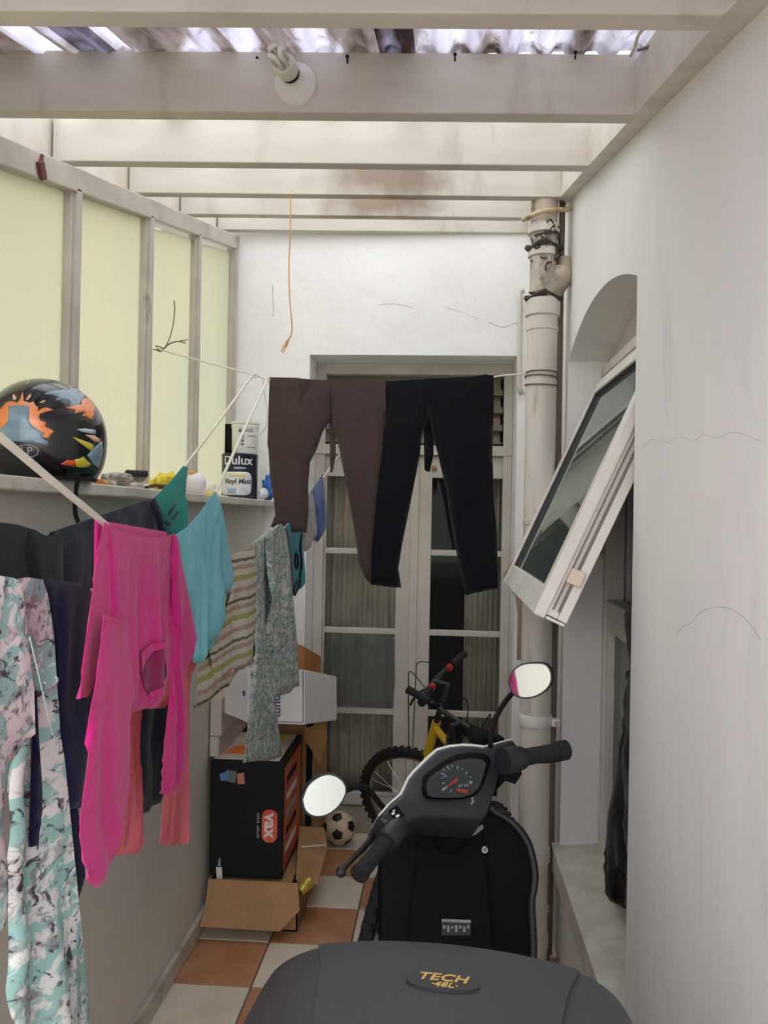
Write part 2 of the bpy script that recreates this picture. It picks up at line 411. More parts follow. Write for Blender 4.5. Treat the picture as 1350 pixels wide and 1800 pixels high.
# ---- roof: corrugated sheets (ceiling)
ceil = thing('ceiling', (0, 2, 2.7), kind='structure')
def roof_sheet(x0, x1, y0, y1, dz, m):
    bm = B(); n = int((x1-x0)/.0076); amp = .013; rows = []
    for (y, lift) in ((y0, 0), ((y0+y1)/2, 0), (y1, 0)):
        z = zroof(y)+.135+amp+dz
        rows.append([bm.verts.new((x0+(x1-x0)*i/n, y, z+amp*max(-.8, min(.8, 1.3*sin(2*pi*(x0+(x1-x0)*i/n)/.076))))) for i in range(n+1)])
    for a, b in zip(rows, rows[1:]):
        for i in range(n): bm.faces.new((a[i], a[i+1], b[i+1], b[i]))
    return obj('roof_sheet', bm, m, ceil, smooth=True)
xs = [-1.45, -.80, -.12, .56]
for px in (62, 340, 455, 612, 800, 1010):
    c = at(px, 88, Y1-.004); obj('roof_screw', lathe(B(), [(.002, -.004), (.002, .008), (.0045, .009), (.0035, .013)], (c.x, c.y-.012, zroof(Y1)+.112), (0, -.25, 1), 8), BLACKM, ceil)
for k in range(3):
    roof_sheet(xs[k]-.04, xs[k+1]+.04, .25, 1.99, .002*(k % 2), ROOFM); roof_sheet(xs[k]-.04, xs[k+1]+.04, 1.92, 4.44, .002*(k % 2)+.006, ROOFC)
# ---- glazing on the left wall
win2 = thing('window_2', (XL, 3, 1.72), kind='structure')
hb = B(); ya, yb = .3, 4.42
prism(hb, [V((XL, ya, zroof(ya)-.085)), V((XL, yb, zroof(yb)-.085)), V((XL, yb, zroof(yb)-.014)), V((XL, ya, zroof(ya)-.014))], (-.10, 0, 0), .004)
obj('header_beam', hb, POSTW, win2)
posts = [.57, 1.20, 1.84, 2.466, 3.10, 3.722, 4.385]
for y in posts:
    bm = B(); zt = zroof(y)-.075
    box(bm, XL-.05, XL-.012, y-.03, y+.03, 1.72, zt, .003); box(bm, XL-.014, XL, y-.018, y+.018, 1.72, zt, .002)
    obj('post', bm, POSTW, win2)
for k, (a, b) in enumerate(zip(posts, posts[1:])):
    gap = .018 if k >= 4 else -.01
    bm = B(); prism(bm, [V((XL-.036, a+.02, 1.725)), V((XL-.036, b-.02, 1.725)), V((XL-.036, b-.02, zroof(b)-.085-gap)), V((XL-.036, a+.02, zroof(a)-.085-gap))], (-.004, 0, 0))
    obj('pane', bm, FROST, win2)
    bm = box(B(), XL-.034, XL-.02, a+.03, b-.03, 1.72, 1.745, .003); obj('glazing_bead', bm, POSTW, win2)
    bm = B(); prism(bm, [V((XL-.10, a+.001, zroof(a)-.016)), V((XL-.10, b-.001, zroof(b)-.016)), V((XL-.10, b-.001, zroof(b)+.16)), V((XL-.10, a+.001, zroof(a)+.16))], (-.012, 0, 0))
    obj('infill_board', bm, WOODW, win2)
# ---- rafters
order = ['nearest white timber rafter, cut by the top edge of the photo', 'white timber rafter carrying the lamp holder, second from the top edge', 'white timber rafter just behind the lamp rafter, streaked along its upper edge', 'white timber rafter with a brown damp smear and an orange string tied on it', 'thin-looking white timber rafter with a brown stain at its right half', 'white timber rafter fixed against the end wall above the door']
raf = []
for k in range(-1, 5):
    yb = Y1+DR*k; z0 = ZR+SL*DR*k; L0, L1 = XL-.09, .411
    m, nt, b = nodes('rafter_paint'); b.inputs['Roughness'].default_value = .6
    base = ramp(nt, nz(nt, coord(nt, (.6, 3, 3)), 4), [(.35, lin((204, 199, 189))), (.68, lin((192, 186, 175)))])
    f = ramp(nt, nz(nt, coord(nt, (1.4, 1, .35), loc=(k*3.1, 0, 0)), 3.4, 6, .6), [(.55, (0, 0, 0, 1)), (.80, (.8, .8, .8, 1))])
    c = mix(nt, f, base, lin((134, 112, 92)))
    if k in (2, 3):
        tc = coord(nt, (1, 1, 2.0), loc=({2: -.02, 3: .07}[k], 0, 0)); ln = nt.nodes.new('ShaderNodeVectorMath'); ln.operation = 'LENGTH'; nt.links.new(tc, ln.inputs[0])
        ad = nt.nodes.new('ShaderNodeMath'); ad.operation = 'MULTIPLY_ADD'; ad.inputs[1].default_value = .5; nt.links.new(nz(nt, coord(nt), 5), ad.inputs[0]); nt.links.new(ln.outputs['Value'], ad.inputs[2])
        g = ramp(nt, ad.outputs[0], [(.36, (.75, .75, .75, 1)), (.56, (0, 0, 0, 1))]); c = mix(nt, g, c, lin((118, 92, 66)))
    nt.links.new(c, b.inputs['Base Color']); bump(nt, b, nz(nt, coord(nt, (.4, 2, 2)), 24), .12, .004)
    bm = B(); p = [V((x, yb+SK*x+dy, z0)) for x, dy in ((L0, 0), (L1, 0), (L1, .045), (L0, .045))]
    prism(bm, p, (0, 0, .136), .003)
    o = obj('roof_rafter', bm, m, loc=(-.15 if k < 2 else at(680, 330, Y1+2*DR).x if k == 2 else at(700, 365, yb).x, yb, z0+.07)); tag(o, order[k+1], 'beam', 'rafters under the roof sheets'); raf.append(o)
# ---- end door (door_1) set back in its recess
YD = 4.69
door = thing('door_1', (-.17, YD, 0), kind='structure')
def dpx(px, py): p = at(px, py, YD); return p.x, p.z
fx0, fx1 = -.707, .372
ztr0 = dpx(700, 797)[1]; ztr1 = ztr0+.045; ztop = 2.49
bm = B(); box(bm, fx0+.001, fx0+.055, YD-.027, YD+.048, 0, ztop-.002, .004); box(bm, fx1-.05, fx1-.001, YD-.027, YD+.048, 0, ztop-.002, .004)
box(bm, fx0, fx1, YD-.03, YD+.05, ztop-.06, ztop, .004); box(bm, fx0, fx1, YD-.035, YD+.05, ztr0-.01, ztr1, .004); obj('frame', bm, DOORW, door)
bm = box(B(), fx0, fx1, 4.43, YD+.06, 0, .055, .006); obj('threshold', bm, mat('threshold_concrete', (150, 142, 130), .8, var=(120, 108, 96), vs=9), door)
xm = dpx(727, 1000)[0]
zb = [dpx(640, y)[1] for y in (838, 969, 1109, 1250, 1393)]
for s, (a, b) in enumerate(((fx0+.055, xm-.004), (xm+.004, fx1-.05))):
    gl, gr = (dpx(572, 1000)[0], dpx(696, 1000)[0]) if s == 0 else (dpx(757, 1000)[0], dpx(886, 1000)[0])
    bm = B(); box(bm, a, gl, YD-.005, YD+.04, .06, ztr0-.01, .004); box(bm, gr, b, YD-.005, YD+.04, .06, ztr0-.01, .004)
    box(bm, gl-.004, gr+.004, YD-.003, YD+.038, zb[0], ztr0-.012, .003); box(bm, gl-.004, gr+.004, YD-.003, YD+.038, .06, zb[4], .003)
    leaf = obj('door_leaf', bm, DOORW, door)
    for z in zb[1:4]: obj('glazing_bar', box(B(), gl-.003, gr+.003, YD, YD+.035, z-.016, z+.016, .004), DOORW, leaf)
    for z0, z1 in zip(zb[1:], zb): obj('pane', box(B(), gl, gr, YD+.016, YD+.02, z0+.012, z1-.012), DOORGLASS, leaf)
bm = box(B(), xm-.022, xm+.022, YD-.018, YD-.002, .06, ztr0-.015, .004); obj('meeting_strip', bm, DOORW, door)
bm = B(); lathe(bm, [(.014, 0), (.014, .012), (.006, .016)], at(763, 823, YD-.006), (0, -1, 0), 12); obj('door_stop', bm, mat('brass_stop', (150, 118, 84), .5), door)
# louvres over the door
lz0, lz1 = ztr1, ztop-.06
n = 4
for k in range(n):
    z = lz0+(lz1-lz0)*(k+.5)/n
    M = Matrix.Translation((0, YD+.02, z)) @ Matrix.Rotation(radians(-28), 4, 'X')
    obj('louvre_blade', box(B(), fx0+.058, fx1-.056, -.003, .003, -.068, .068, 0, M), LOUVREGLASS, door)
    obj('blade_clip', box(B(), fx1-.066, fx1-.052, -.008, .008, -.03, .03, .002, M), BLACKM, door)
obj('louvre_bar', box(B(), fx0+.055, fx1-.05, YD-.012, YD-.004, lz0-.004, lz0+.012), BLACKM, door)
# dark room behind
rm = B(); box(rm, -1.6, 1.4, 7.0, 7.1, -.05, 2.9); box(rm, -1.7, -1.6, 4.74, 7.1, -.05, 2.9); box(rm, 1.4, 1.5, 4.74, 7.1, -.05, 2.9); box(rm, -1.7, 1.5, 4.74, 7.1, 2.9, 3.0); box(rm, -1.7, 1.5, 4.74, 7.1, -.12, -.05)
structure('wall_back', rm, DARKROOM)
def curtain(x0, x1, z0, z1, y, seed, m, label, loc):
    bm = B(); n = 70; rows = []
    for j in range(9):
        z = z0+(z1-z0)*j/8
        rows.append([bm.verts.new((x0+(x1-x0)*i/n, y+.03*sin(i*.75+seed+.3*sin(j*.5))*(.6+.4*noise.noise((i*.2, j*.3, seed))), z)) for i in range(n+1)])
    for a, b in zip(rows, rows[1:]):
        for i in range(n): bm.faces.new((a[i], a[i+1], b[i+1], b[i]))
    bmesh.ops.solidify(bm, geom=bm.faces[:], thickness=.003)
    return tag(obj('curtain', bm, m, smooth=True, loc=loc), label, 'curtain', 'curtains behind the door glass')
CURT = fabric('curtain_cloth', (228, 222, 210), (206, 200, 188), 8)
curtain(-.70, -.20, .07, 1.95, 4.80, 1, CURT, 'grey-cream curtain behind the left door leaf', (-.45, 4.80, .07))
curtain(.13, .37, .07, 1.95, 4.80, 3, CURT, 'grey-cream curtain behind the right half of the right door leaf', (.25, 4.80, .07))
# crumpled polythene hung inside the third pane of the left leaf
P = at(634, 1180, YD-.008)
bm = B(); poly = [at(x, y, YD-.012) for x, y in ((574, 1122), (694, 1118), (695, 1200), (690, 1238), (640, 1242), (580, 1236), (573, 1180))]
sheet(bm, poly, .002, .02, lambda p: .012*(1-abs(noise.noise(p*7)))+.004*noise.noise(p*22), n=V((0, -1, 0)))
tag(obj('plastic_sheet', bm, POLY, loc=P), 'crumpled clear plastic sheet over the third pane of the left door leaf', 'sheet')
# ---- window in the arched opening (window_1)
XF = .60
win1 = thing('window_1', (XF, (AY0+AY1)/2, SZ), kind='structure')
bm = B(); fy0, fy1, fz1 = AY0, AY1, 2.19
for i_, (a, b, c, d) in enumerate(((fy0, fy0+.05, SZ, fz1), (fy1-.06, fy1, SZ, fz1), (fy0, fy1, fz1-.06, fz1), (fy0, fy1, SZ, SZ+.05), (fy0, fy1, 1.30, 1.36))): box(bm, XF+.002*(i_ > 1), XF+.07-.002*(i_ > 1), a, b, c, d, .004)
obj('frame', bm, SASHW, win1)
bm = B(); prism(bm, [V((XF+.02, y, z)) for y, z in ap if z > fz1-.2]+[V((XF+.02, AY1, fz1)), V((XF+.02, AY0, fz1))], (.03, 0, 0)); obj('arch_board', bm, SASHW, win1)
obj('head_batten', box(B(), XF-.02, XF+.02, fy0, fy1, fz1-.005, fz1+.03, .004), WOODW, win1)
bm = B(); box(bm, XF+.005, XF+.05, fy1-.11, fy1-.06, SZ+.05, 1.30, .003); box(bm, XF+.005, XF+.05, fy0+.05, fy0+.10, SZ+.05, 1.3, .003); box(bm, XF+.005, XF+.05, fy0+.1, fy1-.11, SZ+.05, SZ+.1, .003); box(bm, XF+.005, XF+.05, fy0+.1, fy1-.11, 1.25, 1.3, .003)
obj('lower_sash', bm, SASHW, win1)
obj('lower_pane', box(B(), XF+.028, XF+.032, fy0+.1, fy1-.11, SZ+.1, 1.25), SASHGLASS, win1)
obj('inner_stop', box(B(), XF+.07, XF+.08, fy1-.12, fy1-.085, 1.36, fz1-.06), SASHW, win1)
st = obj('stay_block', box(B(), XF-.012, XF+.004, fy1-.05, fy1-.01, 1.51, 1.54, .003), mat('aged_plastic', (196, 186, 160), .5), win1); st['label'] = 'small yellowed stay bracket'
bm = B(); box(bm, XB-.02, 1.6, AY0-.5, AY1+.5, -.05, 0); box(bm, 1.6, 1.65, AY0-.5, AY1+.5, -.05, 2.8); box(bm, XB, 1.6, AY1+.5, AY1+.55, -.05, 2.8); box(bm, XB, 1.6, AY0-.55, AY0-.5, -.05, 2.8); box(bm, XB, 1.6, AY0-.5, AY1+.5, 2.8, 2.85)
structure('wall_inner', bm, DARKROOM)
# open top-hung sash
T0, T1 = V((.587, AY0+.03, 2.15)), V((.587, AY1-.05, 2.15)); Bt = V((.255, 0, 1.405))
dn = V((Bt.x-T0.x, 0, Bt.z-T0.z)); H = dn.length; dn.normalize(); ny = V((0, 1, 0)); out = V((dn.z, 0, -dn.x))  # outward normal (towards the yard, up)
if out.x > 0: out = -out
def sp(v, h, o): return V((T0.x, v, T0.z))+dn*h+out*o
def slab(bm, v0, v1, h0, h1, o0, o1, bev=.004):
    c = (v0+v1)/2, (h0+h1)/2, (o0+o1)/2
    M = Matrix(((0, dn.x, out.x, 0), (1, 0, 0, 0), (0, dn.z, out.z, 0), (0, 0, 0, 1))); M.translation = sp(*c)
    return box(bm, -(v1-v0)/2, (v1-v0)/2, -(h1-h0)/2, (h1-h0)/2, -(o1-o0)/2, (o1-o0)/2, bev, M)
v0, v1 = T0.y, T1.y; fw = .055
bm = B(); slab(bm, v0, v0+fw, 0, H, 0, .03); slab(bm, v1-fw, v1, 0, H, 0, .03); slab(bm, v0+fw, v1-fw, 0, fw, 0, .03); slab(bm, v0+fw, v1-fw, H-.075, H, 0, .03)
sash = obj('open_sash', bm, SASHW, win1)
bm = B(); slab(bm, v0+.012, v0+fw-.01, .02, H-.012, -.03, 0, .002); slab(bm, v1-fw+.01, v1-.012, .02, H-.012, -.03, 0, .002); slab(bm, v0+.014, v1-.014, H-.05, H-.013, -.029, -.001, .002)
slab(bm, v0+.007, v1-.007, H-.0095, H-.0015, -.053, -.002, .002); slab(bm, v0+.004, v0+.016, .02, H-.012, -.055, -.03, .002); slab(bm, v0+.02, v1-.02, H-.04, H-.016, -.05, -.03, .002)
obj('sash_profile', bm, SASHW, sash)
bm = B(); slab(bm, v0+.001, v0+.0045, .03, H-.03, -.028, -.022, 0); slab(bm, v0+.001, v0+.0045, .03, H-.03, -.012, -.008, 0); obj('groove', bm, mat('groove_shadow', (120, 112, 106), .8), sash)
obj('glass', slab(B(), v0+fw-.005, v1-fw+.005, fw-.005, H-.07, .008, .012, 0), SASHGLASS, sash)
obj('gasket', [slab(g := B(), v0+fw-.002, v0+fw+.004, fw, H-.075, .012, .024, 0), slab(g, v1-fw-.004, v1-fw+.002, fw, H-.075, .012, .024, 0), slab(g, v0+fw, v1-fw, fw-.002, fw+.004, .012, .024, 0)][0], mat('gasket', (60, 58, 56), .7), sash)
lt = obj('latch', slab(B(), v0-.012, v0+.018, H-.145, H-.105, -.045, -.008, .004), mat('latch_plastic', (214, 196, 178), .5), sash); lt['label'] = 'small pinkish catch block'

# ================================================================ PIPES, LAMP, STRING
YP = 3.22; PC = at(951, 700, YP); PX = PC.x
pipe = thing('soil_pipe', (PX, YP, 0), 'fat white-painted soil pipe standing in front of the right wall, stained at its joints', 'pipe')
zp = lambda y: at(951, y, YP).z
zt = zroof(YP)+.105
obj('pipe_tube', lathe(B(), [(.057, 0), (.057, zp(540)), (.050, zp(538))], (PX, YP, 0), seg=32), PVC, pipe, True, angle=40)
obj('upper_section', lathe(B(), [(.050, zp(539)), (.050, zt)], (PX, YP, 0), seg=32), mat('stained_pipe', (200, 190, 176), .6, var=(176, 164, 148), vs=14, stain=(92, 78, 66), st=(.50, .66), ss=11, sscale=(1, 1, .7)), pipe, True, angle=40)
for (a, b, r) in ((zp(556), zp(528), .064), (zp(582), zp(576), .060), (zp(922), zp(914), .0595), (zp(1512), zp(1488), .063), (zp(1600), zp(1592), .061), (zp(452), zp(440), .058), (zp(412), zp(398), .060), (zp(1662), zp(1640), .061)):
    obj('collar', lathe(B(), [(r-.006, a-.004), (r, a), (r, b), (r-.006, b+.004)], (PX, YP, 0), seg=32), PVC, pipe, True, angle=40)
for y, in ((1265,),):
    bm = lathe(B(), [(.060, zp(y)-.022), (.062, zp(y)-.018), (.062, zp(y)+.018), (.060, zp(y)+.022)], (PX, YP, 0), seg=32)
    br = obj('bracket', bm, WHITEP, pipe, True, angle=40); bm = box(B(), PX+.055, PX+.085, YP-.05, YP-.02, zp(y)-.014, zp(y)+.014, .004); obj('bracket_lug', bm, WHITEP, br)
    bm = lathe(B(), [(.008, 0), (.008, .012)], (PX+.072, YP-.05, zp(y)), (0, -1, 0), 8); obj('bolt', bm, mat('pink_bolt', (196, 164, 156), .5), br)
WIRE = mat('rusty_wire', (112, 96, 82), .7)
for y in (657, 664, 678):
    pts = [(PX+.0605*cos(a), YP+.0605*sin(a), zp(y)+.004*sin(a+y)) for a in [2*pi*k/24 for k in range(24)]]
    obj('tie_wire', tube(B(), pts, .0028, 6, closed=True), WIRE, pipe)
# branch fitting bending into the wall, and the black sludge and roots around the upper joints
bm = tube(B(), smoothpath([(PX, YP, zp(540)), (PX+.03, YP-.01, zp(510)), (PX+.075, YP-.005, zp(478)), (PX+.085, YP, zp(455))], 5), [.05]*5+[.046]*6+[.03]*5, 16)
obj('branch_fitting', bm, mat('pipe_branch', (186, 176, 158), .55, var=(150, 138, 120), vs=9, stain=(70, 62, 54), st=(.5, .7), ss=10), pipe, True)
SLUDGE = mat('sludge', (74, 66, 58), .9, var=(44, 40, 38), vs=20)
for k in range(9):
    a0 = rnd.uniform(-2.9, -.2); z0 = zp(rnd.choice((395, 410, 440, 500, 520, 535))); pts = []
    for j in range(9):
        a = a0+j*.22*rnd.choice((1, 1, -1)); z0 += rnd.uniform(-.03, .016); pts.append((PX+.0585*cos(a), YP+.0585*sin(a), z0))
    obj('root_tangle', tube(B(), smoothpath(pts, 3), [rnd.uniform(.002, .005) for _ in range(25)], 5), SLUDGE, pipe)
for y in (436, 524):
    pts = [(PX+.062*cos(a), YP+.062*sin(a), zp(y)+.008*sin(3*a)) for a in [2*pi*k/20 for k in range(20)]]
    obj('sludge_ring', tube(B(), pts, [.004+.003*((k*5) % 4) for k in range(20)], 6, closed=True), SLUDGE, pipe)
bm = tube(B(), smoothpath([at(920, 386, YP-.02), at(936, 378, YP-.07), at(960, 370, YP-.07), at(1003, 368, YP-.03)], 5), .009, 10)
t = obj('conduit_stub', bm, mat('aged_conduit', (196, 178, 142), .6, stain=(120, 90, 60), st=(.5, .7), ss=20), loc=at(960, 372, YP-.07), smooth=True); tag(t, 'short yellowed conduit crossing the top of the soil pipe', 'conduit')
CONB = mat('brown_conduit', (122, 104, 92), .5)
for k, (dx, dy) in enumerate(((.083, .03), (.098, .07))):
    x = PX+dx-.018; bm = tube(B(), [(x, YP+dy, 0), (x, YP+dy, .8), (x+.003, YP+dy, 1.6), (x, YP+dy, 2.42), (x, YP+dy, 2.9)], .007, 8)
    tag(obj('conduit', bm, CONB, loc=(x, YP+dy, 0), smooth=True), ['thin brown conduit close against the right side of the soil pipe', 'thin brown conduit between the soil pipe and the right wall, farther back'][k], 'conduit', 'thin conduits beside the soil pipe')
p = [at(922, 512, 4.38), at(914, 512, 4.38), at(914, 560, 4.38), at(913, 640, 4.38), at(912, 680, 4.38), at(918, 694, 4.38)]
tag(obj('overflow_pipe', tube(B(), p, .014, 12), PVC, loc=p[3], smooth=True), 'short thin white pipe on the end wall left of the soil pipe', 'pipe')
# cardboard strip behind the pipe
bm = B(); pl = [at(x, y, 4.30) for x, y in ((884, 1012), (926, 946), (928, 1080), (918, 1160), (908, 1160), (910, 1080), (906, 1050))]
sheet(bm, pl, .004, .03, lambda p: .02*noise.noise(p*5)); tag(obj('cardboard_piece', bm, mat('brown_board', (150, 132, 118), .8), loc=pl[3]), 'bent strip of brown board behind the open window and the soil pipe', 'cardboard')

# lamp on the second rafter
yr = Y1-.012
A0 = at(519, 146, yr-.01); A1 = at(484, 96, yr-.16); ax = (A1-A0).normalized()
lampt = thing('lamp_holder', A0, 'bare energy-saving bulb in a white cone holder on the second rafter from the top', 'lamp')
obj('rose', lathe(B(), [(.046, -.004), (.048, .002), (.046, .008), (.034, .022), (.026, .04), (.024, .048)], A0+V((0, .006, 0)), ax*.6+V((0, -.4, 0)), 28), WHITEP, lampt, True, angle=40)
S0 = A0+(ax*.6+V((0, -.4, 0))).normalized()*.044
obj('socket', lathe(B(), [(.019, 0), (.021, .004), (.021, .016), (.019, .018)], S0, ax, 20), BLACKM, lampt, True, angle=40)
bulb = obj('bulb', lathe(B(), [(.019, .016), (.024, .022), (.025, .05), (.022, .062), (.018, .064)], S0, ax, 20), mat('bulb_base', (214, 210, 196), .4), lampt, True, angle=40)
x_, y_ = frame_from(ax)
for k in range(3):
    a = 2*pi*k/3; c = S0+ax*.062+(x_*cos(a)+y_*sin(a))*.011; tng = (-x_*sin(a)+y_*cos(a))*.0075
    pts = [c-tng, c-tng+ax*.05]+[c+ax*(.05+.0075*sin(t))-tng*cos(t) for t in (.5, 1.05, 1.57, 2.1, 2.6)]+[c+tng+ax*.05, c+tng]
    obj('bulb_tube', tube(B(), pts, .0055, 8), mat('bulb_glass', (228, 226, 214), .25), bulb, True)
# loose cables in the roof corner
for k, px in enumerate([((1152, 18), (1140, 40), (1122, 62), (1116, 84), (1108, 98)), ((1204, 22), (1190, 48), (1166, 66), (1140, 82), (1122, 88))]):
    pts = [at(x, y, 1.66+.05*i) for i, (x, y) in enumerate(px)]
    tag(obj('cable', tube(B(), smoothpath(pts, 5), .0035, 8), [ROPE, mat('grey_cable', (110, 100, 96), .6)][k], loc=pts[2], smooth=True), ['pale loose cable under the roof sheet above the right end of the lamp rafter', 'grey loose cable in the roof corner beside the right plate'][k], 'cable')
# orange string tied to the fourth rafter
ys = Y1+DR*2-.02
ORANGE = mat('orange_twine', (206, 142, 62), .9)
stt = thing('hanging_string', at(508, 338, ys), 'thin orange string hanging from the stained rafter', 'string')
pts = [at(x, y, ys) for x, y in ((509, 334), (511, 360), (510, 420), (508, 460), (509, 520), (513, 570), (512, 588), (504, 604), (497, 620))]
obj('twine', tube(B(), smoothpath(pts, 4), .0022, 6), ORANGE, stt)
bm = B()
for q in (((500, 328), (506, 340), (514, 336), (509, 330), (504, 341)), ((503, 344), (500, 333), (501, 326)), ((512, 343), (508, 338), (516, 333))): tube(bm, smoothpath([at(x, y, ys-.005) for x, y in q], 4), .0025, 6)
obj('knot', bm, ORANGE, stt)
bm = B()
for q in (((512, 588), (507, 600), (503, 612)), ((512, 590), (500, 606), (494, 618))): tube(bm, smoothpath([at(x, y, ys-.002) for x, y in q], 4), .0018, 6)
obj('frayed_end', bm, ORANGE, stt)
# small rusty bracket on the glazing beam
c = atX(73, 297, XL+.006); bm = B(); box(bm, -.006, .006, -.016, .016, -.028, .02, .004, Matrix.Translation(c) @ Matrix.Rotation(.5, 4, 'X')); lathe(bm, [(.006, 0), (.006, .03)], c+V((-.004, 0, .012)), (0, .3, 1), 8)
tag(obj('wall_hook', bm, mat('rust_iron', (96, 48, 38), .7), loc=c), 'small rust-red hook on the beam above the nearest pane', 'hook')

# ================================================================ CLOTHES LINES
class Line:
    def __init__(s, a, b):
        s.a, s.b = V(a), V(b); d = s.b-s.a; d.z = 0; s.d = d.normalized(); s.n = V((-s.d.y, s.d.x, 0))
        if s.n.dot(CAM-s.a) < 0: s.n = -s.n
    def p(s, px, py, off=0): return onplane(px, py, s.a+s.n*off, s.n)
def line_from(pxa, Ya, pxb, Yb): return Line(at(*pxa, Ya), at(*pxb, Yb))
LD = Line(atX(280, 615, -1.082), at(925, 657, 3.17))
LA = Line(LD.p(443, 660), V((-.76, 1.45, 1.6)))
LB = Line(LD.p(470, 668), V((-.455, .85, 1.7)))
LC = Line(at(600, 795, 4.62), V((-.60, 1.16, 1.6)))
def cord(name, L, px, r, label, m=ROPE, group='clothes lines'):
    pts = smoothpath([L.p(x, y) for x, y in px], 6)
    return tag(obj(name, tube(B(), pts, r, 8), m, loc=pts[0], smooth=True), label, 'clothes line', group)
cord('clothes_line', LD, ((278, 614), (360, 636), (443, 658), (475, 668), (500, 672), (580, 676), (680, 680), (760, 678), (850, 671), (872, 662), (925, 657)), .0032, 'thin cord crossing the yard from the glazing to the soil pipe, leggings on it')
cord('clothes_line', LA, ((443, 660), (385, 740), (322, 824), (300, 856), (285, 878), (230, 912), (180, 936), (130, 951), (80, 950), (30, 932), (-60, 904)), .0042, 'white cord along the glazing side that carries the black and teal clothes')
cord('clothes_line', LB, ((470, 668), (425, 765), (378, 868), (365, 896), (345, 925), (309, 950), (260, 955), (215, 947), (190, 929), (182, 919), (100, 852), (0, 768), (-70, 710)), .0046, 'white cord that carries the bright pink sweater, thick grey where nearest')
cord('clothes_line', LC, ((600, 795), (556, 856), (530, 894), (496, 932), (448, 966), (410, 985), (330, 1012), (240, 1030), (155, 1038), (75, 1032), (0, 1025), (-60, 1020)), .0036, 'cord running low from the door top that carries the flowery clothes')
# loose loops tied at the crossing and wire on the glazing post
q = [LD.p(x, y, .01) for x, y in ((462, 664), (466, 700), (470, 724), (468, 748), (458, 762), (448, 764))]
tag(obj('cord_end', tube(B(), smoothpath(q, 5), .0022, 6), ROPE, loc=q[0]), 'loose cord end hanging beside the white tub above the ledge', 'cord')
for q, l_ in ((((438, 656), (446, 664), (452, 658), (444, 660), (440, 668)), 'left knot where the glazing-side cord is tied to the crossing cord'), (((464, 664), (472, 672), (476, 662), (468, 668)), 'right knot where the pink sweater cord is tied to the crossing cord')):
    tag(obj('cord_knot', tube(B(), smoothpath([LD.p(x, y, .004) for x, y in q], 4), .003, 6), ROPE, loc=LD.p(*q[1])), l_, 'knot')
bm = B(); YW = 3.60
for q in (((270, 614), (282, 616), (292, 610), (300, 603), (330, 597)), ((284, 618), (296, 600), (304, 572), (307, 545), (306, 528)), ((274, 608), (286, 612), (280, 618), (276, 612)), ((296, 606), (310, 600), (326, 603))): tube(bm, smoothpath([atX(x, y, XL+.006) for x, y in q], 4), .0024, 6)
tag(obj('twisted_wire', bm, WIRE, loc=atX(285, 612, XL+.006)), 'twisted bare wire on the third glazing post holding the crossing cord', 'wire')

def cloth(name, parent, L, px, m, off=.006, thick=.005, amp=.012, freq=14, zf=1.2, seed=0, step=.016, top=None, flare=1.0, full=False, loc=None, drape=None, round_=None):
    """garment panel traced on the line's plane, given folds and thickness; UV in metres"""
    o0 = L.a; round_ = (.014 if L is LD else .008) if round_ is None else round_
    P2 = [((p-o0).dot(L.d), p.z) for p in (L.p(x, y, off) for x, y in px)]
    vs, ts = fill2d(P2, step); zt = max(p[1] for p in P2) if top is None else top
    pos = []; ths = []; pol = [V(p) for p in P2]; RD = .022
    for v in vs:
        xs_ = [a.y+(b.y-a.y)*(v.x-a.x)/(b.x-a.x) for a, b in zip(pol, pol[1:]+pol[:1]) if min(a.x, b.x) <= v.x <= max(a.x, b.x) and abs(a.x-b.x) > 1e-7]
        hl = max(0, max(xs_, default=v.y)-v.y); ed = edist(v, pol); e_ = 1-min(1, ed/RD); h = max(0, zt-v.y); k = 1 if full else min(1, hl/.18)
        d = noise.noise((v.x*freq, v.y*zf, seed*3.7))*amp*k*flare + noise.noise((v.x*freq*2.3, v.y*zf*3, seed*1.3+9))*amp*.45*k + noise.noise((v.x*9, v.y*9, seed+4.4))*amp*.35*k
        d *= 1.7; d -= round_*(1-math.sqrt(max(0, 1-e_*e_)))*min(1, hl/.05); ths.append(thick*(.16+.84*min(1, ed/.008)))
        if drape: d += drape(v.x, h)
        pos.append(V((o0.x, o0.y, 0))+L.d*v.x+L.n*(off+d)+V((0, 0, v.y)))
    bm = B(); a, b = shell(bm, [p+L.n*t*.5 for p, t in zip(pos, ths)], ts, [p-L.n*t*.5 for p, t in zip(pos, ths)])
    bmesh.ops.recalc_face_normals(bm, faces=bm.faces[:])
    uvl = bm.loops.layers.uv.new('UVMap'); idx = {}
    for i, v in enumerate(a): idx[v] = i
    for i, v in enumerate(b): idx[v] = i
    for f in bm.faces:
        for l in f.loops: q = vs[idx[l.vert]]; l[uvl].uv = (q.x+seed*.37, zt-q.y)
    return obj(name, bm, m, parent, True, loc=loc, angle=65)
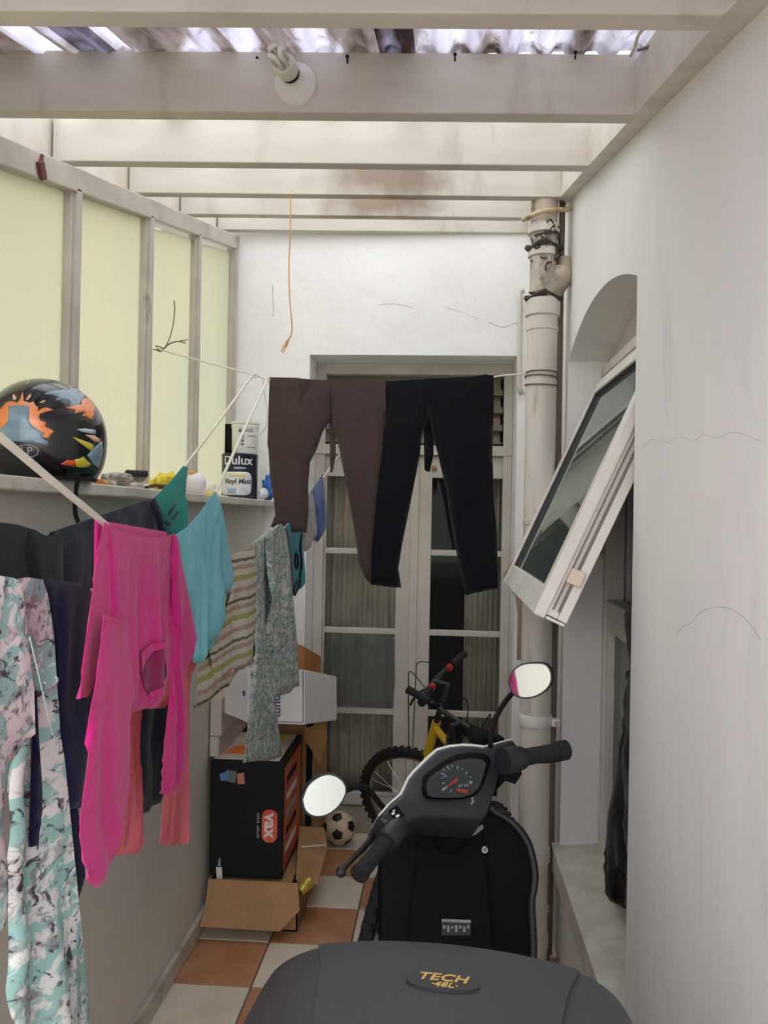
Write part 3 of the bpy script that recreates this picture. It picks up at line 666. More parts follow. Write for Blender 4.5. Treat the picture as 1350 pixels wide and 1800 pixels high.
def backs(parent, L, s0px, s1px, drop, m, off=-.014, seed=0, name='back_panel', amp=.012):
    """rear half of a garment folded over its line"""
    a, b = L.p(*s0px), L.p(*s1px); P2 = [((p-L.a).dot(L.d), p.z) for p in (a, b)]
    (x0, z0), (x1, z1) = P2
    vs, ts = fill2d([(x0, z0+.004), (x1, z1+.004), (x1-.01*(1 if x1 > x0 else -1), z1-drop), (x0+.01*(1 if x1 > x0 else -1), z0-drop*.96)], .02)
    pos = [V((L.a.x, L.a.y, 0))+L.d*v.x+L.n*(off+amp*min(1, (max(z0, z1)-v.y)/.2)*noise.noise((v.x*12, v.y*1.2, seed+2)))+V((0, 0, v.y)) for v in vs]
    bm = B(); a_, b_ = shell(bm, [p+L.n*.0025 for p in pos], ts, [p-L.n*.0025 for p in pos]); uvl = bm.loops.layers.uv.new('UVMap'); idx = {}
    for i, v in enumerate(a_): idx[v] = i
    for i, v in enumerate(b_): idx[v] = i
    for f in bm.faces:
        for l in f.loops: q = vs[idx[l.vert]]; l[uvl].uv = (q.x+1.7, max(z0, z1)-q.y)
    # the fold over the cord
    k = 10; fold = []
    for j in range(k+1):
        t = j/k; c = a.lerp(b, t); fold.append([bm.verts.new(c+L.n*r*cos(u)+V((0, 0, r*sin(u)-.001))) for u in (0, .8, 1.57, 2.4, pi) for r in (.009,)])
    return obj(name, bm, m, parent, True)

F_BLACK = fabric('black_knit', (26, 27, 30), (34, 35, 38)); F_NAVYK = fabric('navy_rib_knit', (24, 27, 44), (30, 33, 52), rib=(3, 130, 1))
F_TEAL = fabric('teal_jersey', (10, 140, 132), (14, 150, 140)); F_PINK = fabric('pink_wool', (200, 42, 127), (188, 35, 116), 60)
F_CYAN = fabric('cyan_rib_knit', (128, 204, 216), (118, 194, 208), rib=(150, 4, 1)); F_NAVY = fabric('navy_jersey', (28, 28, 62), (24, 24, 54))
F_CORAL = fabric('coral_rib', (232, 112, 126), (220, 100, 114), rib=(120, 4, 1)); F_BROWN = fabric('brown_jersey', (76, 62, 60), (70, 57, 56)); F_INK = fabric('ink_jersey', (15, 17, 24), (13, 15, 21))
FL1 = floral('mint_floral_bold', 23, (156, 198, 194), (226, 226, 226), (78, 78, 88), .555); FL2 = floral('mint_floral_fine', 40, (146, 174, 168), (200, 198, 194), (84, 86, 88), .555); STR = stripes('striped_knit')
F_BLUE = fabric('blue_cotton', (84, 104, 158), (76, 96, 150)); F_GREY = fabric('grey_cotton', (168, 164, 166), (156, 152, 154)); F_AQUA = fabric('aqua_lycra', (0, 128, 148), (4, 120, 140))

# line A
b1 = thing('black_jumper', LA.p(40, 930), 'black jumper behind the flowery robe, nearest garment on the glazing-side cord', 'jumper')
cloth('body', b1, LA, ((-60, 905), (0, 918), (30, 922), (60, 931), (85, 944), (102, 936), (108, 1000), (104, 1100), (100, 1220), (-60, 1240)), F_BLACK, amp=.02, seed=1)
cloth('sleeve', b1, LA, ((50, 932), (90, 944), (110, 942), (112, 1040), (104, 1060), (96, 1180), (66, 1180), (58, 1050)), F_BLACK, off=.022, amp=.012, seed=2)
b2 = thing('navy_jumper', LA.p(190, 925), 'dark navy ribbed jumper between the black jumper and the teal vest', 'jumper')
cloth('body', b2, LA, ((84, 940), (130, 942), (180, 926), (230, 902), (272, 876), (284, 900), (292, 940), (300, 1000), (302, 1200), (303, 1300), (286, 1410), (262, 1428), (244, 1434), (236, 1424), (228, 1300), (160, 1240), (100, 1230), (84, 1100)), F_NAVYK, amp=.016, seed=3)
backs(b2, LA, (100, 940), (270, 880), .5, F_NAVYK, seed=3)
b3 = thing('teal_vest', LA.p(310, 840), 'bright teal vest with dark navy marks, farthest garment on the glazing-side cord', 'vest')
cloth('body', b3, LA, ((266, 880), (284, 862), (300, 846), (322, 819), (331, 822), (330, 870), (330, 925), (322, 950), (312, 962), (296, 945), (284, 920)), F_TEAL, off=.008, amp=.012, seed=4, step=.014)
cloth('trim', b3, LA, ((264, 882), (272, 874), (284, 900), (290, 930), (292, 944), (285, 940), (278, 912)), F_NAVY, off=.02, amp=.004, seed=4)
for q in (((296, 900), (304, 890), (310, 884), (306, 896), (298, 908)), ((300, 912), (312, 898), (316, 900), (306, 916)), ((290, 914), (297, 918), (302, 920), (297, 926), (291, 922))): cloth('print', b3, LA, q, F_NAVY, off=.024, thick=.002, amp=.0, seed=4, step=.01)
# line B : pink sweater and cyan top
b4 = thing('pink_sweater', LB.p(245, 942), 'bright magenta-pink wool sweater hanging upside down in front, sleeves dangling', 'sweater')
cloth('body', b4, LB, ((186, 919), (200, 928), (215, 935), (260, 945), (290, 943), (306, 938), (312, 990), (316, 1080), (316, 1140), (312, 1170), (304, 1190), (300, 1215), (292, 1240), (275, 1244), (255, 1246), (232, 1256), (212, 1220), (196, 1120), (188, 1020)), F_PINK, amp=.014, freq=10, seed=5, step=.012)
cloth('back_panel', b4, LB, ((184, 918), (188, 925), (194, 1020), (196, 1110), (172, 1226), (141, 1229), (146, 1160), (160, 1060), (172, 965)), F_PINK, off=.012, amp=.010, seed=6, step=.012)
cloth('sleeve', b4, LB, ((306, 938), (313, 946), (320, 992), (334, 1060), (347, 1125), (338, 1160), (330, 1200), (326, 1300), (318, 1372), (310, 1398), (296, 1398), (285, 1394), (288, 1320), (296, 1240), (304, 1190), (316, 1140), (310, 1030)), F_PINK, off=.014, amp=.014, seed=7, step=.012)
cloth('sleeve', b4, LB, ((182, 1082), (200, 1086), (218, 1096), (224, 1140), (232, 1190), (239, 1228), (234, 1240), (232, 1262), (230, 1390), (222, 1410), (200, 1470), (182, 1524), (166, 1562), (150, 1556), (134, 1542), (140, 1440), (152, 1360), (160, 1290), (159, 1246), (168, 1200), (176, 1140)), F_PINK, off=.03, amp=.012, freq=8, seed=8, step=.011, drape=lambda s, h: .022*math.exp(-((h-.34)/.05)**2))
F_PINKD = fabric('pink_wool_shaded', (134, 24, 84), (124, 20, 76), 60); KW = dict(amp=.014, freq=10, seed=5, full=True, round_=0, step=.01)  # darker copy of the pink: shade inside the neck put into the colour
cloth('neck_opening', b4, LB, ((250, 1180), (256, 1157), (265, 1143), (275, 1137), (287, 1134), (292, 1155), (297, 1182), (280, 1202), (262, 1220), (252, 1208)), F_PINKD, off=.0115, thick=.003, **KW)
cloth('collar', b4, LB, ((246, 1182), (249, 1152), (260, 1136), (273, 1127), (288, 1123), (290, 1136), (276, 1138), (266, 1145), (257, 1159), (253, 1182)), F_PINK, off=.016, thick=.005, **KW)
cloth('collar', b4, LB, ((287, 1126), (294, 1148), (300, 1178), (298, 1192), (282, 1210), (262, 1227), (260, 1219), (279, 1202), (293, 1186), (290, 1160), (285, 1140)), F_PINK, off=.015, thick=.005, **KW)
q = [LB.p(x, y, .036) for x, y in ((182, 1083), (196, 1087), (210, 1093), (218, 1098))]; obj('seam', tube(B(), smoothpath(q, 4), .0014, 6), F_PINK, b4, True)
backs(b4, LB, (186, 919), (304, 939), .24, F_PINK, seed=5)
b5 = thing('cyan_top', LB.p(345, 915), 'light blue ribbed knit top beside the pink sweater', 'top')
cloth('body', b5, LB, ((309, 940), (330, 926), (350, 904), (366, 880), (378, 863), (384, 874), (390, 892), (396, 925), (402, 980), (408, 1012), (409, 1032), (400, 1042), (396, 1060), (393, 1084), (380, 1110), (372, 1130), (362, 1152), (350, 1166), (344, 1164), (346, 1108), (332, 1050), (318, 1000), (312, 965)), F_CYAN, amp=.016, freq=16, seed=9, step=.013)
cloth('back_panel', b5, LB, ((316, 950), (340, 918), (376, 868), (386, 900), (392, 1060), (378, 1134), (360, 1150), (352, 1166), (346, 1160), (330, 1060)), F_CYAN, off=-.014, amp=.012, seed=10, step=.02)
cloth('sleeve', b5, LB, ((384, 905), (396, 922), (403, 970), (411, 1014), (410, 1032), (402, 1044), (396, 1036), (390, 980)), F_CYAN, off=.018, amp=.008, seed=11, step=.012)
# line C
b6 = thing('floral_robe', LC.p(40, 1015), 'white and mint flowery robe with grey leaves, nearest garment at the left edge', 'robe')
cloth('front_panel', b6, LC, ((-60, 1010), (0, 1012), (24, 1016), (38, 1026), (46, 1090), (52, 1150), (60, 1220), (62, 1290), (56, 1325), (44, 1350), (38, 1400), (34, 1480), (31, 1600), (20, 1640), (4, 1660), (-60, 1680)), FL1, off=.035, amp=.02, freq=11, seed=12, step=.011)
cloth('rear_panel', b6, LC, ((24, 1018), (50, 1015), (75, 1019), (84, 1046), (94, 1110), (100, 1200), (106, 1290), (114, 1340), (121, 1410), (132, 1520), (144, 1640), (152, 1720), (158, 1790), (154, 1860), (60, 1860), (30, 1790), (21, 1740), (26, 1680), (36, 1600), (34, 1500), (38, 1400), (42, 1330), (34, 1200), (26, 1100)), FL1, off=.010, amp=.03, freq=9, seed=13, step=.011)
q = [LC.p(x, y, .045) for x, y in ((78, 1200), (90, 1206), (99, 1200), (101, 1194), (98, 1190))]; obj('tie_cord', tube(B(), smoothpath(q, 5), .0018, 6), mat('pale_mint', (190, 216, 214), .9), b6, True)
q = [LC.p(x, y, .048) for x, y in ((52, 1120), (64, 1170), (78, 1230), (90, 1280), (98, 1300))]; obj('edge_piping', tube(B(), smoothpath(q, 5), .0012, 6), mat('pale_mint', (190, 216, 214), .9), b6, True)
b7 = thing('navy_trousers', LC.p(115, 1022), 'navy jersey trousers folded over the cord between flowery robe and pink sweater', 'trousers')
cloth('leg', b7, LC, ((70, 1020), (95, 1016), (108, 1026), (116, 1040), (120, 1150), (128, 1290), (136, 1420), (140, 1440), (150, 1540), (148, 1610), (139, 1620), (126, 1500), (112, 1350), (97, 1180), (84, 1060)), F_NAVY, amp=.016, freq=16, seed=14, step=.012)
cloth('leg', b7, LC, ((104, 1028), (130, 1030), (160, 1027), (158, 1100), (160, 1220), (154, 1340), (150, 1420), (136, 1424), (124, 1330), (114, 1160)), F_NAVY, off=.022, amp=.014, freq=18, seed=15, step=.012)
backs(b7, LC, (74, 1022), (156, 1029), .42, F_NAVY, seed=14)
b8 = thing('coral_top', LC.p(265, 1016), 'coral pink long-sleeved top behind the magenta sweater, only cuffs and shoulder showing', 'top')
cloth('body', b8, LC, ((196, 1024), (260, 1018), (318, 1006), (324, 1060), (336, 1120), (346, 1164), (343, 1182), (335, 1194), (330, 1215), (300, 1246), (250, 1246), (214, 1246), (200, 1140)), F_CORAL, amp=.01, seed=16)
cloth('sleeve', b8, LC, ((214, 1240), (252, 1240), (250, 1310), (250, 1390), (253, 1488), (250, 1496), (236, 1501), (216, 1504), (198, 1509), (202, 1460), (212, 1380), (216, 1310)), F_CORAL, amp=.012, freq=24, seed=17, step=.014)
cloth('sleeve', b8, LC, ((296, 1236), (333, 1200), (333, 1300), (333, 1400), (332, 1482), (322, 1488), (312, 1485), (296, 1486), (281, 1480), (286, 1420), (292, 1350)), F_CORAL, off=.012, amp=.012, freq=24, seed=18, step=.014)
b9 = thing('striped_top', LC.p(428, 966), 'olive, pink and cream striped knit top beside the finer flowery leggings', 'top')
cloth('body', b9, LC, ((408, 975), (428, 968), (448, 955), (450, 1040), (450, 1100), (442, 1166), (410, 1188), (392, 1206), (384, 1180), (368, 1130), (394, 1079), (411, 1029)), STR, amp=.012, freq=8, seed=19, step=.016)
cloth('back_panel', b9, LC, ((410, 980), (446, 958), (446, 1120), (430, 1172), (408, 1200), (382, 1224), (360, 1238), (344, 1245), (347, 1208), (349, 1166), (373, 1122), (392, 1086)), STR, off=-.016, amp=.012, seed=20, step=.02)
b10 = thing('floral_leggings', LC.p(472, 940), 'small-patterned green and grey flowery leggings whose end hangs before the black carton', 'leggings')
cloth('leg', b10, LC, ((447, 957), (462, 948), (474, 936), (478, 1040), (476, 1150), (482, 1220), (488, 1268), (496, 1330), (480, 1338), (460, 1336), (431, 1341), (434, 1300), (437, 1262), (441, 1180), (450, 1100)), FL2, amp=.014, freq=16, seed=21, step=.016)
cloth('leg', b10, LC, ((468, 942), (494, 920), (505, 934), (512, 1016), (518, 1080), (524, 1150), (526, 1206), (514, 1214), (500, 1221), (484, 1229), (476, 1140), (470, 1040)), FL2, off=.016, amp=.014, freq=16, seed=22, step=.016)
backs(b10, LC, (452, 956), (496, 924), .5, FL2, seed=22)
b11 = thing('teal_swimsuit', LC.p(518, 920), 'teal and black swimsuit below the brown leggings', 'swimsuit')
cloth('body', b11, LC, ((502, 925), (520, 910), (532, 936), (534, 976), (537, 1012), (527, 1034), (516, 1046), (511, 1000)), F_AQUA, amp=.012, seed=23, step=.016)
cloth('side_band', b11, LC, ((500, 928), (506, 932), (514, 980), (518, 1046), (510, 1040), (508, 990)), F_INK, off=.018, amp=.004, seed=23, step=.014)
for q in (((531, 938), (528, 960), (530, 990), (527, 1016)), ((516, 1040), (522, 1022), (528, 1018), (524, 1034), (518, 1046)), ((522, 968), (519, 976), (519, 990), (522, 1000), (524, 990), (523, 974))):
    obj('strap', tube(B(), smoothpath([LC.p(x, y, .026) for x, y in q], 5), .0045, 6), F_INK, b11, True)
tag(cloth('blue_cloth', None, LC, ((546, 865), (556, 851), (567, 833), (572, 880), (574, 925), (562, 954), (556, 950), (554, 900)), F_BLUE, off=.008, amp=.016, seed=24, loc=LC.p(557, 850)), 'small blue cloth hung highest on the low cord, near the door', 'cloth')
tag(cloth('grey_cloth', None, LC, ((534, 880), (546, 864), (552, 870), (560, 936), (550, 956), (539, 970), (536, 920)), F_GREY, off=.008, amp=.012, seed=25, loc=LC.p(545, 868)), 'pale grey cloth between the blue cloth and the teal swimsuit', 'cloth')
# line D : leggings seen square on
b12 = thing('brown_leggings', LD.p(580, 666), 'dark brown leggings spread over the crossing cord', 'leggings')
cloth('leg', b12, LD, ((474, 663), (520, 664), (555, 668), (587, 668), (588, 690), (583, 730), (566, 760), (556, 790), (544, 812), (541, 850), (542, 900), (538, 936), (512, 936), (474, 926), (482, 905), (480, 880), (473, 840), (470, 780), (472, 720)), F_BROWN, amp=.012, freq=9, seed=26, step=.02)
cloth('leg', b12, LD, ((583, 668), (620, 668), (650, 671), (678, 672), (678, 720), (674, 800), (660, 900), (656, 960), (654, 1030), (640, 1015), (630, 990), (622, 930), (612, 870), (602, 820), (594, 780), (585, 748), (582, 700)), F_BROWN, off=.010, amp=.010, freq=9, seed=27, step=.02)
cloth('inner_fold', b12, LD, ((530, 667), (545, 667), (538, 690), (532, 740), (540, 812), (536, 840), (530, 760), (526, 700)), F_BROWN, off=.022, amp=.003, seed=28, step=.02)
cloth('gusset', b12, LD, ((578, 672), (592, 672), (590, 800), (584, 830), (580, 830), (578, 760)), F_BROWN, off=-.016, amp=.006, seed=29, step=.02)
b13 = thing('black_leggings', LD.p(770, 668), 'black sports leggings spread over the crossing cord beside the brown leggings', 'leggings')
cloth('leg', b13, LD, ((676, 670), (720, 668), (756, 666), (757, 700), (754, 735), (742, 760), (738, 800), (728, 850), (716, 910), (706, 960), (700, 1000), (705, 1034), (680, 1032), (652, 1028), (654, 960), (662, 880), (670, 800), (676, 730)), F_INK, amp=.010, freq=9, seed=30, step=.02)
cloth('leg', b13, LD, ((752, 666), (800, 664), (835, 662), (852, 658), (868, 660), (868, 720), (866, 800), (868, 880), (874, 940), (875, 1034), (840, 1042), (818, 1047), (808, 1000), (796, 940), (784, 860), (770, 800), (762, 770), (755, 735), (750, 700)), F_INK, off=.010, amp=.010, freq=9, seed=31, step=.02)
cloth('gusset', b13, LD, ((748, 670), (764, 670), (762, 800), (755, 830), (746, 826), (744, 740)), F_INK, off=-.016, amp=.006, seed=32, step=.02)
backs(b13, LD, (680, 672), (866, 664), .16, F_INK, seed=30); backs(b12, LD, (478, 666), (674, 672), .16, F_BROWN, seed=26)
q = [LD.p(x, y, .024) for x, y in ((866, 738), (869, 738), (873, 734), (872, 737), (868, 740))]; printed('logo_mark', b13, q, LD.n, RED, .0015)
q = [at(x, y, 4.58) for x, y in ((613, 858), (610, 880), (606, 905), (600, 930), (598, 938))]
tag(obj('orange_cord', tube(B(), smoothpath(q, 4), [.003]*14+[.006]*3, 6), mat('orange_cord', (196, 112, 70), .8), loc=q[0]), 'short orange cord dangling in front of the left door leaf', 'cord')
q = [at(x, y, 4.60) for x, y in ((597, 796), (592, 806), (580, 822), (566, 838))]
tag(obj('tie_string', tube(B(), smoothpath(q, 4), .003, 6), mat('pink_cord', (196, 120, 120), .8), loc=q[0]), 'thin pinkish cord tied to the door top holding the blue cloth', 'cord')

# ================================================================ LEDGE
ZL = 1.72
def blob(bm, c, r, seed, amp=.25, sub=3, sq=(1, 1, 1)):
    g = bmesh.ops.create_icosphere(bm, subdivisions=sub, radius=1)
    for v in g['verts']:
        d = v.co.normalized(); k = 1+amp*noise.noise(d*2.2+V((seed, 0, 0)))+amp*.5*noise.noise(d*6+V((0, seed, 0)))
        v.co = V(c)+V((d.x*r*sq[0], d.y*r*sq[1], d.z*r*sq[2]))*k
        if v.co.z < c[2]-r*sq[2]*.75: v.co.z = c[2]-r*sq[2]*.75
    return bm
def onledge(px, Y): p = at(px, 850, Y); return V((p.x, Y, ZL))
# helmet
HC = at(83, 748, 1.95); HC.z = ZL+.112
helm = thing('helmet', (HC.x, HC.y, ZL), 'black motorcycle helmet with orange flames and blue patches, on the ledge', 'helmet')
bm = B(); nu, nv = 56, 30; rows = []
for j in range(nv+1):
    t = pi*j/nv; ring = []
    for i in range(nu):
        p = 2*pi*i/nu; d = V((sin(t)*cos(p), sin(t)*sin(p), cos(t)))
        x, y, z = d.x*.130, d.y*.158, d.z*.125
        if d.z < 0:
            q_ = min(1, (t-pi/2)/(pi/2)/.72); f_ = 1-.20*q_**3 if (t-pi/2)/(pi/2) <= .72 else .80*(1-((t-pi/2)/(pi/2)-.72)/.28)
            x, y, z = cos(p)*.130*f_, sin(p)*.158*f_*(1.05 if sin(p) > 0 else 1), -.112*q_
        if z > 0: y -= .01*z/.12
        ring.append(bm.verts.new(HC+V((x, y, max(z, -.112)))))
    rows.append(ring)
for a, b in zip(rows, rows[1:]):
    for i in range(nu):
        try: bm.faces.new((a[i], a[(i+1) % nu], b[(i+1) % nu], b[i]))
        except ValueError: pass
bmesh.ops.remove_doubles(bm, verts=bm.verts, dist=1e-5); bmesh.ops.recalc_face_normals(bm, faces=bm.faces[:])
HB = BVHTree.FromBMesh(bm)
shellm = mat('helmet_lacquer', (20, 20, 22), .25, coat=.5)
hshell = obj('shell', bm, shellm, helm, True)
def decal(name, parent, px, bvh, m, off=.001, step=.006, Y=1.95):
    P = at(px[0][0], px[0][1], Y); 
    c = [at(x, y, Y) for x, y in px]; vs, ts = fill2d([(p.x, p.z) for p in c], step); a = []; b = []
    for v in vs:
        q = V((v.x, Y, v.y)); d = (q-CAM).normalized(); h, n, i, ds = bvh.ray_cast(CAM, d)
        if h is None: h, n, i, ds = bvh.find_nearest(q)
        if n.dot(d) > 0: n = -n
        a.append(h+n*off); b.append(h-n*.0015)
    bm = B(); shell(bm, a, ts, b); return obj(name, bm, m, parent, True)
HO = mat('decal_orange', (244, 126, 50), .35, coat=.4, var=(246, 170, 120), vs=20); HBL = mat('decal_blue', (112, 142, 160), .35, coat=.4, var=(138, 162, 176), vs=28, vscale=(1, 1, 3))
HY = mat('decal_yellow', (206, 196, 56), .35, coat=.4); HR = mat('decal_red', (226, 88, 34), .35, coat=.4); HP = mat('decal_peach', (240, 186, 156), .35, coat=.4); HG = mat('decal_silver', (190, 204, 212), .35, coat=.4)
def hz(l): return [(x/6.43, 640+y/6.43) for x, y in l]
decal('flame', hshell, hz([(-120, 560), (-40, 500), (0, 520), (40, 470), (80, 430), (130, 420), (200, 440), (235, 380), (258, 310), (266, 420), (300, 430), (340, 440), (380, 425), (400, 470), (432, 490), (430, 540), (470, 500), (530, 495), (605, 518), (520, 540), (450, 560), (440, 600), (460, 640), (522, 660), (505, 705), (560, 730), (612, 762), (570, 800), (545, 850), (480, 820), (380, 760), (0, 770), (-120, 760)]), HB, HO, .0010)
for q in ([(145, 350), (165, 345), (185, 385), (165, 412), (145, 395)], [(295, 400), (330, 350), (355, 335), (345, 375), (315, 405)], [(440, 440), (480, 415), (520, 410), (490, 435)]): decal('flame_tongue', hshell, hz(q), HB, HP, .0010)
decal('blue_patch', hshell, hz([(105, 478), (160, 470), (330, 472), (332, 560), (325, 640), (360, 690), (400, 720), (440, 745), (505, 780), (465, 810), (500, 850), (548, 880), (530, 920), (380, 890), (250, 880), (130, 870), (-60, 850), (-60, 760), (0, 740), (60, 690), (92, 640), (100, 560)]), HB, HBL, .0018)
decal('blue_patch', hshell, hz([(500, 340), (560, 305), (600, 290), (680, 290), (760, 280), (800, 262), (880, 258), (940, 290), (1000, 345), (930, 400), (905, 470), (850, 480), (780, 495), (800, 440), (775, 405), (700, 400), (630, 410), (660, 370), (600, 345)]), HB, HBL, .0010)
decal('flame', hshell, hz([(740, 490), (800, 485), (860, 465), (920, 460), (925, 400), (1000, 388), (1050, 440), (1075, 500), (1065, 570), (1030, 630), (985, 600), (930, 580), (970, 540), (900, 545), (840, 560), (860, 520)]), HB, HO, .0013)
decal('streak', hshell, hz([(820, 822), (900, 850), (1010, 890), (1062, 925), (1035, 985), (985, 950), (900, 890)]), HB, HY, .0010)
decal('streak', hshell, hz([(865, 735), (960, 728), (1075, 745), (1080, 790), (1000, 780), (930, 765)]), HB, HG, .0010)
decal('streak', hshell, hz([(960, 800), (1060, 805), (1130, 850), (1130, 885), (1080, 880), (1010, 830)]), HB, HP, .0010)
decal('flame', hshell, hz([(680, 1130), (720, 1110), (765, 1078), (800, 1090), (850, 1075), (860, 1160), (780, 1150)]), HB, HR, .0010)
decal('flame', hshell, hz([(848, 1076), (900, 1070), (940, 1045), (985, 1095), (1030, 1130), (1000, 1160), (930, 1170), (858, 1160)]), HB, HY, .0012)
decal('blue_patch', hshell, hz([(985, 1030), (1060, 950), (1150, 870), (1160, 980), (1140, 1080), (1110, 1180), (1060, 1140), (1020, 1080)]), HB, HBL, .0010)
decal('painted_glint', hshell, hz([(290, 232), (330, 175), (380, 135), (440, 112), (465, 112), (420, 128), (360, 165), (318, 205)]), HB, WHITEINK, .0010)  # gloss highlight near the top of the shell, painted on as a white arc
LOGO = mat('logo_silver', (150, 150, 150), .4)
ring = hz([(300+132*cos(a), 985+72*sin(a)) for a in [2*pi*k/36 for k in range(36)]])
pts = [HB.ray_cast(CAM, (at(x, y, 1.95)-CAM).normalized())[0] for x, y in ring]; pts = [p for p in pts if p]
obj('logo_ring', tube(B(), pts, .0011, 6, closed=True), LOGO, hshell)
lc = HB.ray_cast(CAM, (at(300/6.43, 640+985/6.43, 1.95)-CAM).normalized()); n_ = lc[1]; 
if n_.dot(CAM-lc[0]) < 0: n_ = -n_
xx = V((0, 0, 1)).cross(n_).normalized(); yy = n_.cross(xx)
def hmap(a, b, c):
    q = lc[0]+xx*a+yy*b+n_*.03; h = HB.ray_cast(q, -n_); return (h[0] if h[0] else q-n_*.03)+n_*(.0006+c)
text('lettering', hshell, 'LP', LOGO, hmap, .025, .0004)
q = [at(x, y, 1.80) for x, y in ((136, 836), (134, 860), (132, 888), (133, 905), (138, 920), (140, 940))]; 
obj('chin_strap', tube(B(), smoothpath([HC+V((.06, -.02, -.09)), HC+V((.10, -.10, -.10))]+q, 4), .005, 6), BLACKM, helm)
obj('rim_trim', tube(B(), [HC+V((.105*cos(a), .128*sin(a)+.002, -.106)) for a in [2*pi*k/40 for k in range(40)]], .006, 8, closed=True), RUBBER, helm)

# small things on the ledge between helmet and tin
p = onledge(205, 2.52); bm = blob(B(), p+V((-.01, .02, .022)), .05, 3, .5, 4, (.9, 1.6, .5)); tag(obj('crumpled_bag', bm, mat('grey_film', (178, 172, 162), .5, var=(148, 142, 134), vs=30), loc=p, smooth=True), 'crumpled grey plastic bag on the ledge beside the helmet', 'bag')
p = onledge(236, 2.66); bm = box(B(), -.035, .035, -.05, .05, 0, .022, .005, Matrix.Translation(p+V((-.01, .03, .035))) @ Matrix.Rotation(.5, 4, 'Z') @ Matrix.Rotation(-.15, 4, 'X'))
blk = tag(obj('plastic_box', bm, BLACKP, loc=p), 'flat black plastic case lying on the crumpled grey bag', 'case')
bm = B()
for k in range(5): box(bm, -.03+.014*k, -.024+.014*k, -.052, -.049, .004, .018, 0, Matrix.Translation(p+V((-.01, .03, .035))) @ Matrix.Rotation(.5, 4, 'Z') @ Matrix.Rotation(-.15, 4, 'X'))
obj('vent_rib', bm, RUBBER, blk)
for k, (px, Y, c) in enumerate(((168, 2.28, (208, 122, 62)), (178, 2.33, (196, 150, 104)), (190, 2.36, (182, 172, 158)), (228, 2.50, (190, 180, 164)), (238, 2.55, (160, 150, 138)), (250, 2.6, (200, 192, 180)))):
    p = onledge(px, Y)+V((.012, 0, 0)); bm = blob(B(), p+V((0, 0, .009)), .013, k*3+1, .5, 2, (1, 1.3, .8))
    tag(obj('crumb', bm, mat('crumb_%d' % k, c, .8), loc=p), ['orange crumb nearest the helmet on the ledge', 'tan crumb second from the helmet on the ledge', 'pale stone chip third from the helmet on the ledge', 'cream chip before the black case on the ledge', 'grey chip before the black case on the ledge', 'white chip beside the brown twig on the ledge'][k], 'debris', 'crumbs of rubble on the ledge')
bm = tube(B(), smoothpath([onledge(246, 2.58)+V((.02, 0, .006)), onledge(262, 2.66)+V((.02, 0, .016)), onledge(276, 2.72)+V((.02, 0, .014)), onledge(292, 2.78)+V((.03, 0, .022))], 5), [.006]*8+[.008]*8, 6)
tag(obj('twig', bm, mat('twig_brown', (78, 58, 44), .9), loc=onledge(262, 2.66)), 'dark brown twig lying on the ledge edge before the yellow cloth', 'twig')
p = onledge(292, 2.95); bm = blob(B(), p+V((0, .02, .03)), .05, 11, .5, 4, (1.0, 1.3, .75)); tag(obj('yellow_cloth', bm, mat('yellow_duster', (232, 214, 76), .9, var=(214, 192, 58), vs=14), loc=p, smooth=True), 'crumpled yellow cloth on the ledge behind the teal vest', 'cloth')
p = onledge(343, 3.2); p.x = max(p.x, -.98)
bm = B(); bmesh.ops.create_uvsphere(bm, u_segments=24, v_segments=14, radius=.042, matrix=Matrix.Translation(p+V((0, 0, .042)))); lb = tag(obj('ball', bm, mat('lilac_white', (222, 216, 224), .5), loc=p, smooth=True), 'smooth lilac-white ball on the ledge beside the yellow cloth', 'ball')
bm = lathe(B(), [(.012, 0), (.014, .004), (.012, .01)], p+V((-.008, -.012, .08)), (-.2, -.2, 1), 12); obj('orange_cap', bm, mat('cap_orange', (232, 160, 84), .5), lb)
p = onledge(366, 3.5); bm = blob(B(), p+V((0, 0, .03)), .036, 21, .2, 3, (1, 1, .9)); tag(obj('sponge', bm, mat('pale_sponge', (230, 222, 210), .9), loc=p, smooth=True), 'pale cream sponge on the ledge right of the lilac-white ball', 'sponge')
p = onledge(357, 3.34); p.x += .03; bm = blob(B(), p+V((0, 0, .008)), .016, 5, .3, 2, (1, 1.4, .6)); tag(obj('yellow_scrap', bm, mat('yellow_duster', (232, 214, 76), .9), loc=p), 'small yellow scrap on the ledge below the cream sponge', 'debris')
p = onledge(372, 3.6); p.x += .03; bm = box(B(), -.03, .03, -.05, .05, 0, .008, .002, Matrix.Translation(p)); tag(obj('white_tray', bm, WHITEP, loc=p), 'flat white lid lying on the ledge left of the paint tin', 'lid')
# paint tin with lettering, white tub on top
YT = 4.17; TC = onledge(421, YT); TR_, TH = .090, .222
tin = thing('paint_tin', TC, 'dark navy paint tin with a white label on the ledge', 'tin')
NAVYT = mat('tin_navy', (26, 28, 48), .35); TW = mat('tin_white', (218, 220, 222), .4)
obj('tin_body', lathe(B(), [(TR_-.002, 0), (TR_, .003), (TR_, .008), (TR_-.002, .012), (TR_-.002, TH-.012), (TR_, TH-.008), (TR_, TH)], TC, seg=40), NAVYT, tin, True, angle=40)
obj('tin_lid', lathe(B(), [(TR_-.006, 0), (TR_-.004, .004), (TR_-.012, .003), (TR_-.014, -.004)], TC+V((0, 0, TH)), seg=40), STEEL, tin, True, angle=40)
tang = math.atan2(CAM.y-YT, CAM.x-TC.x)
def tinmap(R_, C, z0):
    def f(a, b, c):
        an = tang+a/R_; rr = R_+.0008+c
        return V((C.x+rr*cos(an), C.y+rr*sin(an), z0+b))
    return f
f = tinmap(TR_-.002, TC, ZL)
